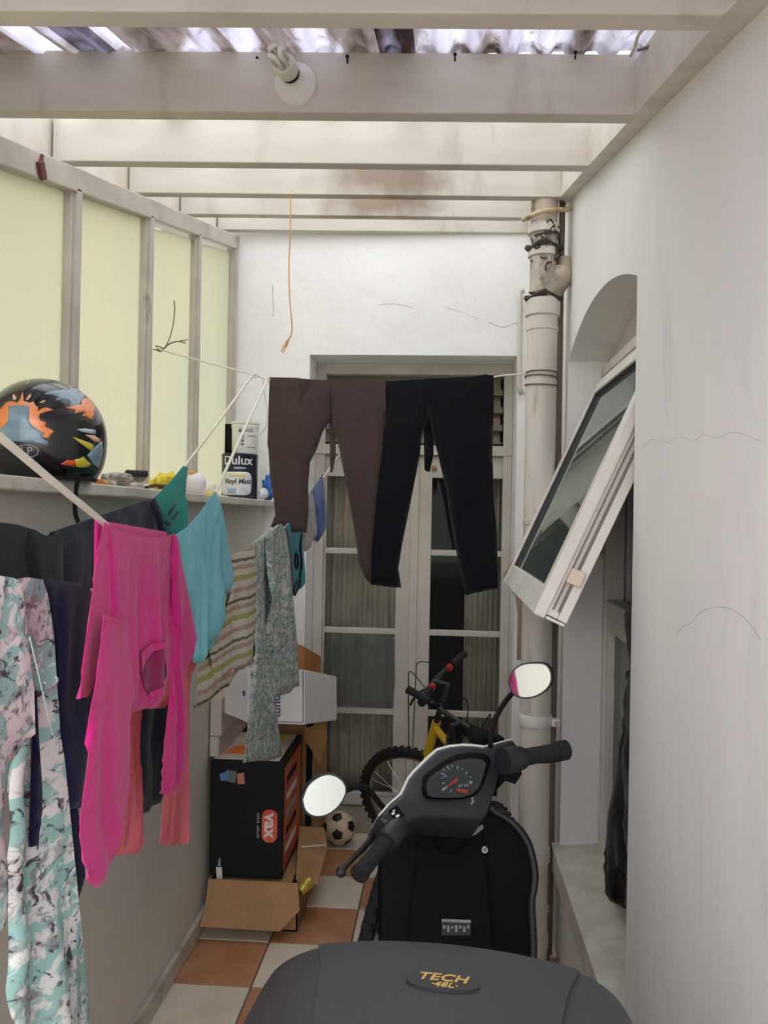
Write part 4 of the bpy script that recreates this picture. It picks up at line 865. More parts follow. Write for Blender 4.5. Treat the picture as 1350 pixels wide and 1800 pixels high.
def wrap(name, parent, poly, fm, m, lift=.0008):
    vs, ts = fill2d(poly, .012); bm = B(); shell(bm, [fm(v.x, v.y, lift) for v in vs], ts, [fm(v.x, v.y, -.001) for v in vs]); bmesh.ops.recalc_face_normals(bm, faces=bm.faces[:]); return obj(name, bm, m, parent, True)
def rrect(x0, x1, y0, y1, r, n=5):
    o = []
    for cx, cy, a in ((x1-r, y1-r, 0), (x0+r, y1-r, pi/2), (x0+r, y0+r, pi), (x1-r, y0+r, 3*pi/2)):
        o += [(cx+r*cos(a+pi/2*k/n), cy+r*sin(a+pi/2*k/n)) for k in range(n+1)]
    return o
wrap('label', tin, rrect(-.12, .062, .022, .135, .03), f, TW)
wrap('label_flash', tin, rrect(-.05, .03, .112, .128, .006), f, mat('label_cream', (226, 216, 160), .4), .0013)
wrap('label_box', tin, rrect(-.06, -.015, .03, .056, .002), f, mat('label_blue', (150, 176, 206), .4), .0013)
text('lettering', tin, 'Dulux', TW, lambda a, b, c: f(a-.012, b+.190, c), .062, .0003, .0012)
text('lettering', tin, 'Vinyl Matt', NAVYT, lambda a, b, c: f(a-.012, b+.088, c+.0012), .033, .0003, .0009, .1)
wrap('label_line', tin, [(-.03, .148), (.03, .148), (.03, .158), (-.03, .158)], f, mat('label_blue', (150, 176, 206), .4), .0008)
for k in range(4): wrap('label_line', tin, [(.0, .034+.007*k), (.045-.006*k, .034+.007*k), (.045-.006*k, .036+.007*k), (.0, .036+.007*k)], f, mat('label_blue', (150, 176, 206), .4), .0013)
UC = TC+V((.024, .0, TH+.004)); UR, UH = .066, .158
tub = thing('plastic_tub', UC, 'white round tub standing on the navy paint tin', 'tub')
obj('tub_body', lathe(B(), [(UR-.004, 0), (UR-.002, .004), (UR, UH-.03), (UR+.003, UH-.028), (UR+.003, UH-.018), (UR, UH-.016), (UR, UH-.012)], UC, seg=36), WHITEP, tub, True, angle=40)
obj('tub_lid', lathe(B(), [(UR+.003, UH-.012), (UR+.005, UH-.010), (UR+.005, UH), (UR-.002, UH+.002)], UC, seg=36), WHITEP, tub, True, angle=40)
fu = tinmap(UR-.001, UC, UC.z); GREYI = mat('grey_ink', (120, 128, 124), .5)
wrap('emblem', tub, [(-.025+.009*cos(a), .112+.009*sin(a)) for a in [2*pi*k/12 for k in range(12)]], fu, mat('green_ink', (60, 120, 92), .5), .001)
for k in range(3): wrap('label_line', tub, [(-.008, .106+.006*k), (.04, .106+.006*k), (.04, .109+.006*k), (-.008, .109+.006*k)], fu, GREYI, .001)
for k in range(3): wrap('label_line', tub, [(-.02, .04+.018*k), (-.006, .04+.018*k), (-.006, .052+.018*k), (-.02, .052+.018*k)], fu, GREYI, .001)
for zz in (.03, .085): wrap('label_rule', tub, [(.01, zz), (.055, zz), (.055, zz+.004), (.01, zz+.004)], fu, GREYI, .001)
bm = box(B(), -.018, .018, -.012, .012, 0, .150, .004, Matrix.Translation(TC+V((-.058, .0, TH+.004))))
tag(obj('scraper', bm, BLACKM, loc=TC+V((-.058, 0, TH+.004))), 'black upright tool beside the white tub on the paint tin', 'tool')
p = onledge(461, 4.12); p.x = max(p.x, -.90); bm = blob(B(), p+V((.012, .09, .055)), .05, 8, .45, 4, (.55, .8, 1.4)); bb = tag(obj('blue_bag', bm, mat('blue_bag', (40, 96, 180), .45, var=(70, 126, 204), vs=16), loc=p, smooth=True), 'bunched blue plastic bag between the paint tin and the brown leggings', 'bag')
p = onledge(474, 4.0); p.x = -.895; bm = blob(B(), p+V((.01, .16, .03)), .034, 14, .3, 3, (.7, 1, .9)); tag(obj('white_bag', bm, mat('white_film', (224, 226, 232), .4), loc=p, smooth=True), 'small crumpled white bag below the blue bag at the end of the ledge', 'bag')

# ================================================================ CARTONS
lowc = thing('low_carton', (-.75, 3.62, 0), 'low open brown carton under the black box, its flaps folded out', 'carton')
bm = B(); x0, x1, ya, yb, zt = -.905, -.545, 3.36, 3.92, .19
for q in ((x0, x1, ya, ya+.006, 0, zt), (x0, x1, yb-.006, yb, 0, zt), (x0, x0+.006, ya, yb, 0, zt), (x1-.006, x1, ya, yb, 0, zt), (x0, x1, ya, yb, 0, .006), (x0+.02, x1-.03, ya+.02, yb-.02, .175, .181)): box(bm, *q)
obj('carton_body', bm, CARD, lowc)
fl = [V((x0+.0, ya, zt)), V((x1-.0, ya, zt)), V((x1+.015, ya-.035, .10)), V((x1-.05, ya-.10, .045)), V((x0-.0, ya-.115, .055)), V((x0, ya-.04, .105))]
bm = B(); tri = [(0, 1, 2, 5), (5, 2, 3, 4)]; shell(bm, [p+V((0, -.003, .003)) for p in fl], tri, [p for p in fl]); obj('flap', bm, CARD, lowc)
fl = [V((x1, ya+.06, zt)), V((x1, yb, zt+.0)), V((x1+.10, yb+.0, .32)), V((x1+.13, ya+.34, .30)), V((x1+.10, ya+.10, .15)), V((x1+.05, ya+.06, .10))]
fl = [at(520, 1546, 3.40), at(530, 1442, 3.80), at(573, 1450, 3.88), at(576, 1490, 3.72), at(562, 1545, 3.42), at(552, 1541, 3.40)]
bm = B(); sheet(bm, fl, .005, .05); obj('flap', bm, CARD, lowc)
pk = [at(572, 1486, 3.70), at(530, 1490, 3.64)]; pk2 = [p+V((0, -.004, .006)) for p in pk]; obj('tape', tube(B(), [p+V((.0, -.004, .004)) for p in pk], .003, 6), mat('tape_shine', (226, 220, 212), .2), lowc)
p = V((-.515, 3.44, 0)); bm = lathe(B(), [(.036, 0), (.038, .004), (.038, .10), (.036, .104)], V((-.535, 3.34, .10)), (.25, -.5, .45), 24); bm.free(); gp = at(537, 1556, 3.40); bm = lathe(B(), [(.022, -.03), (.025, -.026), (.025, .026), (.022, .03)], gp, (.5, .3, .35), 20)
yt = tag(obj('golden_tin', bm, mat('gold_foil', (178, 158, 62), .35, metal=.4), loc=gp, smooth=True, angle=40), 'small golden tin wedged at the right corner of the low carton', 'tin')
# black box with logo
vx0, vx1, vy0, vy1, vz0, vz1 = -.912, -.616, 3.39, 3.83, .192, .66
vb = thing('appliance_box', ((vx0+vx1)/2, (vy0+vy1)/2, vz0), 'big black printed appliance box with a red-orange logo, standing in the low carton', 'box')
BBOX = mat('print_black', (15, 14, 15), .55, spec=.25, bmp=(40, .06, .004))
obj('carton_body', box(B(), vx0, vx1, vy0, vy1, vz0, vz1, .004), BBOX, vb)
def vq(a, b, c, d): return [V((a, vy0, c)), V((b, vy0, c)), V((b, vy0, d)), V((a, vy0, d))]
nY = V((0, -1, 0)); nZ = V((0, 0, 1)); nX = V((1, 0, 0))
def vp(px, py): return at(px, py, vy0)
c = at(474, 1452, vy0); ww, hh = .031, .066
pts = [V((c.x+x, vy0, c.z+z)) for x, z in rrect(-ww, ww, -hh, hh, .028)]; printed('logo_plate', vb, pts, nY, mat('logo_red', (206, 66, 50), .4, var=(224, 120, 76), vs=12))
text('lettering', vb, 'vax', WHITEINK, flatmap((c.x+.002, vy0-.0005, c.z+.002), (0, 0, -1), (1, 0, 0)), .070, .0006, .002, 0, 1.0)
bm = B()
for k in range(12):
    z = c.z+.05-k*.0084
    if k == 5: continue
    prism(bm, [V((c.x-.052, vy0-.001, z)), V((c.x-.044+.002*(k % 3), vy0-.001, z)), V((c.x-.044+.002*(k % 3), vy0-.001, z-.005)), V((c.x-.052, vy0-.001, z-.005))], (0, -.0006, 0))
obj('tagline', bm, mat('grey_print', (150, 148, 146), .6), vb)
for q, m in (((388, 1372, 402, 1372, 402, 1352, 394, 1358, 386, 1360), mat('blue_print', (84, 130, 186), .5)), ((400, 1374, 414, 1376, 416, 1356, 402, 1354), mat('slate_print', (104, 110, 112), .5)), ((418, 1378, 430, 1378, 429, 1358, 417, 1360), mat('salmon_print', (206, 128, 108), .5)), ((381, 1546, 391, 1547, 390, 1524, 380, 1524), WHITEINK), ((383, 1522, 388, 1522, 387, 1506, 384, 1512), mat('grey_print', (150, 148, 146), .6))):
    printed('print', vb, [vp(q[i], q[i+1]) for i in range(0, len(q), 2)], nY, m)
bm = B(); box(bm, vp(432, 1350).x-.0006, vp(432, 1350).x+.0006, vy0-.0006, vy0, vz0+.01, vz1-.002); obj('flap_seam', bm, RUBBER, vb)
topm = mat('print_white', (206, 198, 186), .6, var=(190, 170, 152), vs=16)
printed('top_panel', vb, [V((x, y, vz1)) for x, y in ((vx0+.008, vy0+.006), (vx1-.02, vy0+.006), (vx1-.02, vy1-.01), (vx0+.008, vy1-.01))], nZ, topm)
printed('top_patch', vb, [V((x, y, vz1)) for x, y in ((vx0+.03, vy0+.09), (vx0+.135, vy0+.08), (vx0+.145, vy0+.20), (vx0+.05, vy0+.20))], nZ, mat('orange_print', (240, 124, 48), .6), .001, .0016)
printed('top_patch', vb, [V((x, y, vz1)) for x, y in ((vx1-.09, vy0+.32), (vx1-.045, vy0+.32), (vx1-.045, vy0+.40), (vx1-.09, vy0+.40))], nZ, mat('yellow_print', (206, 196, 70), .6), .001, .0016)
printed('top_patch', vb, [V((x, y, vz1)) for x, y in ((vx1-.075, vy0+.05), (vx1-.05, vy0+.05), (vx1-.045, vy0+.16), (vx1-.07, vy0+.16))], nZ, BBOX, .001, .0016)
printed('side_print', vb, [V((vx1, y, z)) for y, z in ((vy0+.02, vz0+.02), (vy1-.03, vz0+.02), (vy1-.03, vz1-.03), (vy0+.02, vz1-.03))], nX, mat('orange_brown_print', (196, 96, 60), .6, var=(168, 74, 46), vs=9))
for k in range(5): printed('side_patch', vb, [V((vx1, vy0+.06+.02*(k % 2), vz0+.08+.07*k)), V((vx1, vy0+.30, vz0+.08+.07*k)), V((vx1, vy0+.30, vz0+.11+.07*k)), V((vx1, vy0+.06, vz0+.11+.07*k))], nX, [WHITEINK, BBOX, mat('grey_print', (150, 148, 146), .6)][k % 3], .001, .0016)
# thin white boxes on it against the wall
PALE = mat('pale_carton', (206, 194, 188), .7, var=(196, 182, 176), vs=7)
for k, (z0, z1) in enumerate(((.6625, .746), (.748, .90))):
    tag(obj('thin_box', box(B(), -.926, -.888+.01*k, 3.41, 4.05, z0, z1, .004), PALE, loc=(-.907, 3.7, z0)), ['thin pale pinkish box between wall and flowery leggings, lower of two on the black box', 'thin pale pinkish box between wall and flowery leggings, upper of two on the black box'][k], 'box')
# tall brown carton behind, with raised flaps
tc = thing('tall_carton', (-.72, 4.18, 0), 'tall brown carton in the corner behind the white box, flaps raised', 'carton')
obj('carton_body', box(B(), -.905, -.575, 3.93, 4.40, 0, .80, .004), CARD, tc)
f1 = [at(518, 1131, 4.00), at(533, 1136, 3.97), at(532, 1182, 3.97), at(515, 1182, 4.0)]; f2 = [at(533, 1136, 3.97), at(563, 1154, 4.2), at(563, 1184, 4.2), at(532, 1182, 3.97)]
for f_ in (f1, f2):
    f_ = [f_[0], f_[1], V((f_[2].x, f_[2].y, .79)), V((f_[3].x, f_[3].y, .79))]; obj('flap', sheet(B(), f_, .005, .08), CARD2, tc)
f_ = [at(536, 1280, 3.86), at(568, 1271, 3.80), at(575, 1296, 3.80), at(560, 1344, 3.80), at(548, 1322, 3.83), at(536, 1300, 3.86)]; obj('flap', sheet(B(), f_, .005, .04, lambda p: .01*noise.noise(p*9)), CARD, tc)
obj('dark_edge', box(B(), -.606, -.58, 3.90, 3.93, .22, .80, .002), BLACKM, tc)
# white carton on top
def P4(px, py, Y): return at(px, py, Y)
wc0 = [P4(432, 1171, 3.50), P4(535, 1177, 3.44), P4(535, 1274, 3.44), P4(432, 1270, 3.50)]
br_t, br_b = P4(592, 1189, 3.92), P4(592, 1266, 3.92); bk = br_t-wc0[1]; bk2 = br_b-wc0[2]
v8 = wc0+[wc0[0]+bk, br_t, br_b, wc0[3]+bk2]
wc = thing('white_carton', V((-.63, 3.7, wc0[2].z)), 'white carton lying tilted above the black box with violet print', 'carton')
WC = mat('white_carton', (234, 232, 232), .7, var=(224, 222, 222), vs=6)
bm = B(); vs = [bm.verts.new(p) for p in v8]
for q in ((0, 1, 2, 3), (1, 5, 6, 2), (5, 4, 7, 6), (4, 0, 3, 7), (0, 4, 5, 1), (3, 2, 6, 7)): bm.faces.new([vs[i] for i in q])
bmesh.ops.recalc_face_normals(bm, faces=bm.faces[:]); bmesh.ops.bevel(bm, geom=bm.edges[:], offset=.004, segments=2, affect='EDGES'); obj('carton_body', bm, WC, wc)
fl = [P4(434, 1171, 3.50), P4(418, 1174, 3.46), P4(402, 1198, 3.42), P4(397, 1212, 3.40), P4(395, 1253, 3.40), P4(434, 1269, 3.50)]; obj('flap', sheet(B(), fl, .005, .05), WC, wc)
fn = (wc0[1]-wc0[0]).cross(wc0[3]-wc0[0]).normalized(); fn = fn if fn.dot(CAM-wc0[0]) > 0 else -fn
VIOLET = mat('violet_ink', (84, 80, 128), .6)
fr = lambda u, v: wc0[0].lerp(wc0[1], u).lerp(wc0[3].lerp(wc0[2], u), v)
for q in (((.972, .02), (.985, .02), (.985, .965), (.972, .965)), ((.30, .955), (.985, .955), (.985, .967), (.30, .967))): printed('border_line', wc, [fr(*a) for a in q], fn, VIOLET)
ctr = fr(.565, .68); ux = (wc0[3]-wc0[0]).normalized(); uy = (wc0[1]-wc0[0]).normalized(); uy = (uy-ux*uy.dot(ux)).normalized(); nn = ux.cross(uy)
text('lettering', wc, 'num', VIOLET, lambda a, b, c: ctr+ux*a+uy*b+fn*(.0014+c), .052, .0004, .001)
fn2 = (fl[1]-fl[0]).cross(fl[5]-fl[0]).normalized(); fn2 = fn2 if fn2.dot(CAM-fl[0]) > 0 else -fn2
for q in ((413, 1236, 418, 1238, 418, 1243, 413, 1241), (416, 1222, 421, 1224, 420, 1229, 415, 1228), (425, 1214, 430, 1214, 430, 1222, 426, 1224)): printed('print', wc, [onplane(q[i], q[i+1], fl[0], fn2) for i in (0, 2, 4, 6)], fn2, VIOLET, .001, .003)

# football
BC = at(597, 1450, 4.27); BC.z = .085; RB = .083; BC.z = RB
ball = thing('football', (BC.x, BC.y, 0), 'old cream and black football on the tiles before the door step', 'ball')
phi = (1+5**.5)/2; iv = [V(p).normalized() for p in ((-1, phi, 0), (1, phi, 0), (-1, -phi, 0), (1, -phi, 0), (0, -1, phi), (0, 1, phi), (0, -1, -phi), (0, 1, -phi), (phi, 0, -1), (phi, 0, 1), (-phi, 0, -1), (-phi, 0, 1))]
Rm = Matrix.Rotation(.5, 3, 'X') @ Matrix.Rotation(.35, 3, 'Z') @ Matrix.Rotation(.9, 3, 'Y'); iv = [Rm @ p for p in iv]
el = min((iv[0]-p).length for p in iv[1:])*1.05
nb = {i: [j for j in range(12) if j != i and (iv[i]-iv[j]).length < el] for i in range(12)}
BCM = mat('ball_cream', (214, 196, 168), .5, var=(190, 170, 142), vs=20); BBM = mat('ball_black', (24, 23, 24), .5)
def ballpanel(poly, m):
    c = sum(poly, V((0, 0, 0)))/len(poly); x, y = frame_from(c); poly = sorted(poly, key=lambda p: math.atan2((p-c).dot(y), (p-c).dot(x)))
    poly = [c+(p-c)*.965 for p in poly]; bm = B(); f = bm.faces.new([bm.verts.new(p) for p in poly]); bmesh.ops.poke(bm, faces=[f]); bmesh.ops.subdivide_edges(bm, edges=bm.edges[:], cuts=1, use_grid_fill=True)
    inn = []
    r = bmesh.ops.extrude_face_region(bm, geom=bm.faces[:]); ex = {v for v in r['geom'] if isinstance(v, bmesh.types.BMVert)}
    bd = {v for e in bm.edges if e.is_boundary for v in e.verts}
    for v in bm.verts: d = v.co.normalized(); v.co = BC+d*(RB if v in ex else RB-.006)
    bmesh.ops.recalc_face_normals(bm, faces=bm.faces[:]); obj('panel', bm, m, ball, True, angle=50)
for i in range(12): ballpanel([iv[i].lerp(iv[j], 1/3) for j in nb[i]], BBM)
seen = set()
for i in range(12):
    for j in nb[i]:
        for k in nb[i]:
            if k in nb[j] and tuple(sorted((i, j, k))) not in seen:
                seen.add(tuple(sorted((i, j, k)))); t = (i, j, k); ballpanel([iv[a].lerp(iv[b], 1/3) for a in t for b in t if a != b], BCM)
bm = B(); bmesh.ops.create_icosphere(bm, subdivisions=3, radius=RB-.0035, matrix=Matrix.Translation(BC)); obj('bladder', bm, BBM, ball, True)

# black cover draped in the window opening
XD = .545
LW = Line(V((XD, 3.2, 1)), V((XD, 2.0, 1)))
dr = thing('black_cover', V((XD, 2.5, SZ+.01)), 'black cloth standing on the sill of the arched window', 'cloth')
cloth('draped_cloth', dr, LW, ((1104, 1071), (1113, 1062), (1160, 1060), (1190, 1300), (1190, 1640), (1113, 1606), (1083, 1588), (1070, 1574), (1066, 1560), (1067, 1537), (1080, 1521), (1081, 1470), (1084, 1437), (1082, 1417), (1090, 1342), (1096, 1283), (1104, 1206), (1101, 1194), (1104, 1146)), fabric('black_nylon', (18, 18, 20), (26, 26, 28), 12, .6), off=.0, thick=.03, amp=.03, freq=10, zf=2, seed=40, step=.02)
cloth('hanging_tail', dr, LW, ((1066, 1560), (1068, 1536), (1080, 1522), (1092, 1530), (1113, 1560), (1140, 1600), (1113, 1606), (1083, 1588)), MATS.get('black_gloss'), off=.03, thick=.012, amp=.02, freq=14, seed=41, step=.014)

# ================================================================ BICYCLES
def make_bike(name, label, M, R_, wb, steer, framem, barh, barw, grip, accents, saddle=True, bend=.02):
    t = thing(name, M.translation, label, 'bicycle')
    def put(n, bm, m, par=None, sm=True, A=None):
        if A is not None: bmesh.ops.transform(bm, matrix=A, verts=bm.verts)
        bmesh.ops.transform(bm, matrix=M, verts=bm.verts); return obj(n, bm, m, par or t, sm, angle=50)
    def wheel(n, cx, A=None):
        c = V((cx, 0, R_)); circ = lambda r, k=48, y=0: [c+V((r*cos(2*pi*i/k), y, r*sin(2*pi*i/k))) for i in range(k)]
        bm = tube(B(), circ(R_-.022), .022, 10, closed=True)
        for i in range(48):
            for s in (-1, 1):
                a = 2*pi*(i+.25*s)/48; d = V((cos(a), 0, sin(a))); q = c+d*(R_-.003)+V((0, s*.011, 0)); tt = V((-sin(a), 0, cos(a)))
                M2 = Matrix(((d.x, 0, tt.x, q.x), (0, 1, 0, q.y), (d.z, 0, tt.z, q.z), (0, 0, 0, 1))); box(bm, -.003, .004, -.008, .008, -.009, .009, 0, M2)
        w_ = put(n, bm, RUBBER, None, True, A)
        put('rim', tube(B(), circ(R_-.048), [.009]*48, 8, closed=True), STEEL, w_, True, A)
        bm = B()
        for i in range(28):
            a = 2*pi*i/28; s = 1 if i % 2 else -1; b_ = a+.5*(1 if i % 4 < 2 else -1)
            tube(bm, [c+V((.02*cos(b_), s*.025, .02*sin(b_))), c+V(((R_-.05)*cos(a), 0, (R_-.05)*sin(a)))], .0012, 4)
        sp_ = put('spokes', bm, STEEL, w_, True, A); sp_['kind'] = 'stuff'
        put('hub', lathe(B(), [(.008, -.045), (.024, -.03), (.012, -.02), (.012, .02), (.024, .03), (.008, .045)], c, (0, 1, 0), 12), STEEL, w_, True, A)
    hx = wb-.21; hz = R_+.38; ftop = V((hx, 0, hz+.05)); fbot = V((wb-.07, 0, R_+.14)); axis = (ftop-fbot).normalized()
    A = Matrix.Translation(fbot) @ Matrix.Rotation(steer, 4, axis) @ Matrix.Translation(-fbot)
    wheel('rear_wheel', 0); wheel('front_wheel', wb, A)
    bb = V((.42, 0, R_-.04)); st_ = V((.30, 0, R_+.32))
    bm = tube(B(), [bb, st_], .016, 10); tube(bm, [bb, fbot+axis*.05], .019, 10); tube(bm, [st_, ftop-axis*.03], .017, 10); tube(bm, [fbot, ftop], .021, 10)
    for s in (-1, 1): tube(bm, [V((0, s*.055, R_)), bb+V((0, s*.03, 0))], .010, 8); tube(bm, [V((0, s*.055, R_)), st_+V((0, s*.02, -.02))], .008, 8)
    fr_ = put('frame', bm, framem)
    bm = B()
    for s in (-1, 1): tube(bm, [V((wb, s*.05, R_)), V((wb-.065, s*.05, R_+.10)), fbot+axis*.02+V((0, s*.04, -.005))], .012, 8)
    tube(bm, [fbot+V((0, -.055, 0)), fbot+V((0, .055, 0))], .016, 8); put('fork', bm, accents[0], None, True, A)
    bt = ftop+axis*max(.04, barh-ftop.z); bm = tube(B(), [ftop-axis*.02, bt, bt+V((.06, 0, .01))], .014, 10); put('stem', bm, BLACKP, None, True, A)
    bc = bt+V((.06, 0, .01)); L_ = barw/2
    bar = smoothpath([bc+V((-.05, L_, bend)), bc+V((-.03, L_*.6, bend)), bc+V((0, L_*.25, 0)), bc, bc+V((0, -L_*.25, 0)), bc+V((-.03, -L_*.6, bend)), bc+V((-.05, -L_, bend))], 4)
    hb_ = put('handlebar', tube(B(), bar, .0115, 10), BLACKP, None, True, A)
    for s in (-1, 1):
        e0, e1 = bc+V((-.05, s*L_, bend)), bc+V((-.034, s*(L_-.12), bend)); d = (e0-e1).normalized()
        put('grip', lathe(B(), [(.015, 0), (.018, .004), (.016, .01), (.017, .06), (.0165, .11), (.019, .118), (.012, .122)], e1, d, 14), grip, hb_, True, A)
        put('brake_lever', tube(B(), smoothpath([e1+V((.0, -s*.02, 0)), e1+V((.045, -s*.01, -.01)), e1+V((.06, s*.05, -.02)), e1+V((.05, s*.10, -.02))], 4), .005, 6), BLACKM, hb_, True, A)
        bm = lathe(B(), [(.014, -.012), (.017, 0), (.014, .012)], e1+V((0, -s*.03, 0)), d, 12); put('shifter', bm, accents[1], hb_, True, A)
        put('cable', tube(B(), smoothpath([e1+V((.03, -s*.02, 0)), e1+V((.12, -s*.08, .05)), bc+V((.12, s*.04, -.02)), fbot+V((.03, s*.02, .12))], 6), .0025, 6), RUBBER, hb_, True, A)
    put('chainset', lathe(B(), [(.02, -.004), (.09, -.003), (.09, .003), (.02, .004)], bb+V((0, -.05, 0)), (0, 1, 0), 28), STEEL)
    for s in (-1, 1):
        cr = put('crank', tube(B(), [bb+V((0, s*.07, 0)), bb+V((s*.12, s*.075, -s*.12))], .009, 8), BLACKP)
        put('pedal', box(B(), -.045, .045, -.04, .04, -.01, .01, .004, Matrix.Translation(bb+V((s*.12, s*.125, -s*.12)))), BLACKM, cr, False)
    if saddle:
        sd = st_+V((-.05, 0, .16)); put('seat_post', tube(B(), [st_, sd], .0135, 10), STEEL)
        bm = B(); rows = []
        for x, w_, h_ in ((-.13, .05, 0), (-.10, .075, .012), (-.03, .06, .012), (.05, .03, .006), (.12, .022, .004), (.15, .012, 0)):
            rows.append([bm.verts.new(sd+V((x, w_*cos(a), h_+.028*sin(a)))) for a in [2*pi*k/16 for k in range(16)]])
        for a, b in zip(rows, rows[1:]):
            for k in range(16): bm.faces.new((a[k], a[(k+1) % 16], b[(k+1) % 16], b[k]))
        bm.faces.new(list(reversed(rows[0]))); bm.faces.new(rows[-1]); put('saddle', bm, BLACKM)
    return t
def bikeM(x, y, yaw, lean): return Matrix.Translation((x, y, 0)) @ Matrix.Rotation(yaw, 4, 'Z') @ Matrix.Rotation(lean, 4, 'X')
REDP = mat('red_plastic', (176, 40, 48), .45); YEL = mat('yellow_paint', (214, 178, 30), .35, coat=.3); DKF = mat('dark_frame', (34, 20, 24), .35)
make_bike('bicycle', 'dark bicycle whose flat handlebar shows left of the scooter mirror stem', bikeM(-.205, 2.73, radians(79.5), radians(8)), .33, 1.05, radians(-27), DKF, .81, .54, RUBBER, (BLACKP, BLACKM), False)
make_bike('bicycle', 'bicycle with a yellow frame and its front wheel turned flat towards the football', bikeM(.195, 3.24, radians(110.5), radians(4)), .285, .93, radians(50), YEL, .93, .50, RUBBER, (YEL, REDP))

# ================================================================ SCOOTER
sc = thing('scooter', (.03, 1.6, 0), 'black motor scooter with a grey top box, parked in the middle of the yard', 'scooter')
H = at(790, 1400, 1.87); r_ = V((.724, .661, .189)).normalized(); n_ = V((.322, -.568, .757)); n_ = (n_-r_*n_.dot(r_)).normalized(); t_ = n_.cross(r_)
def hp(px, py, o=0): return onplane(px, py, H+n_*o, n_)
def z7(l): return [(640+x/3.75, 1280+y/3.75) for x, y in l]
cowl_px = z7([(95, 580), (160, 505), (240, 435), (265, 385), (290, 330), (325, 285), (370, 240), (425, 185), (480, 140), (560, 118), (650, 108), (730, 112), (790, 122), (850, 108), (900, 92), (985, 72), (1015, 110), (1015, 190), (920, 240), (890, 330), (850, 460), (815, 560), (780, 600), (700, 592), (560, 582), (400, 577), (310, 605), (240, 682), (125, 612)])
bm = B(); prism(bm, [hp(x, y) for x, y in cowl_px], -n_*.085, .010, 3)
cowl = obj('handlebar_cowl', bm, BLACKP, sc, True, angle=35)
edge = z7([(88, 578), (155, 500), (234, 430), (259, 380), (284, 325), (319, 280), (364, 235), (419, 180), (476, 132), (560, 110), (650, 101), (730, 105), (790, 114), (850, 101), (900, 85), (985, 65)])
bm = B(); a = [hp(x, y, -.004) for x, y in edge]; c_ = sum(a, V((0, 0, 0)))/len(a)
prism(bm, a+[p+(H-p).normalized()*.007 for p in reversed(a)], -n_*.05); obj('white_trim', bm, mat('pearl_white', (214, 212, 206), .35, coat=.3), cowl)
bez = z7([(382, 330), (378, 400), (386, 440), (420, 468), (540, 474), (650, 472), (740, 440), (780, 385), (806, 310), (832, 225), (815, 195), (780, 178), (700, 166), (600, 182), (530, 215), (470, 255), (410, 300)])
bm = B(); prism(bm, [hp(x, y, .0) for x, y in bez], n_*.008, .003); obj('bezel', bm, BLACKG, cowl, True, angle=35)
lens = z7([(415, 350), (412, 400), (420, 440), (450, 455), (550, 460), (650, 455), (720, 430), (760, 385), (785, 310), (803, 235), (780, 208), (700, 200), (610, 216), (540, 248), (480, 290), (435, 325)])
def pr(name, par, px, o, m, th=.0006): 
    bm = B(); prism(bm, [hp(x, y, o) for x, y in px], n_*th); return obj(name, bm, m, par)
gauge = pr('gauge_face', cowl, lens, .0085, mat('gauge_grey', (58, 60, 62), .6))
gc = (640+612/3.75, 1280+345/3.75)
for k in range(13):
    a = radians(205-235*k/12); ux = V((cos(a), sin(a))); 
    def g(rr, s): 
        e = H; P = hp(*gc, .0095)+(r_*ux.x+t_*ux.y)*rr+(-r_*ux.y+t_*ux.x)*s; return P
    L0 = .030 if k % 2 == 0 else .034
    bm = B(); prism(bm, [g(L0, -.0009), g(.0385, -.0009), g(.0385, .0009), g(L0, .0009)], n_*.0005); obj('tick_mark', bm, WHITEINK, gauge)
pr('needle', gauge, z7([(612, 325), (622, 345), (552, 388), (540, 384)]), .011, NEEDLE); pr('needle', gauge, z7([(512, 404), (540, 384), (548, 390), (518, 416)]), .011, WHITEINK)
pr('needle', gauge, z7([(605, 396), (640, 404), (688, 406), (680, 428), (640, 424), (612, 414)]), .011, NEEDLE)
for q in ((628, 384), (645, 376), (664, 380), (680, 378)): pr('tick_mark', gauge, z7([(q[0]-4, q[1]-9), (q[0]+3, q[1]-9), (q[0]+4, q[1]+6), (q[0]-3, q[1]+6)]), .0095, WHITEINK)
pr('icon', gauge, z7([(694, 350), (706, 348), (708, 366), (696, 368)]), .0095, WHITEINK); pr('icon', gauge, z7([(520, 318), (540, 304), (546, 316), (528, 330)]), .0095, mat('blue_ink', (120, 140, 200), .5))
pr('lens', cowl, lens, .0135, LENS, .001)
pr('mark', cowl, z7([(705, 460), (722, 455), (714, 480), (730, 478), (708, 505), (700, 498), (712, 482)]), .0015, mat('grey_print', (150, 148, 146), .6))
sw = pr('switch_panel', cowl, z7([(160, 545), (215, 515), (262, 580), (205, 612)]), .001, BLACKG, .004)
for q in ([(178, 562), (196, 552), (204, 562), (186, 574)], [(206, 578), (226, 566), (236, 578), (214, 592)], [(186, 545), (200, 536), (206, 544), (192, 553)]): pr('switch_icon', sw, z7(q), .0055, WHITEINK)
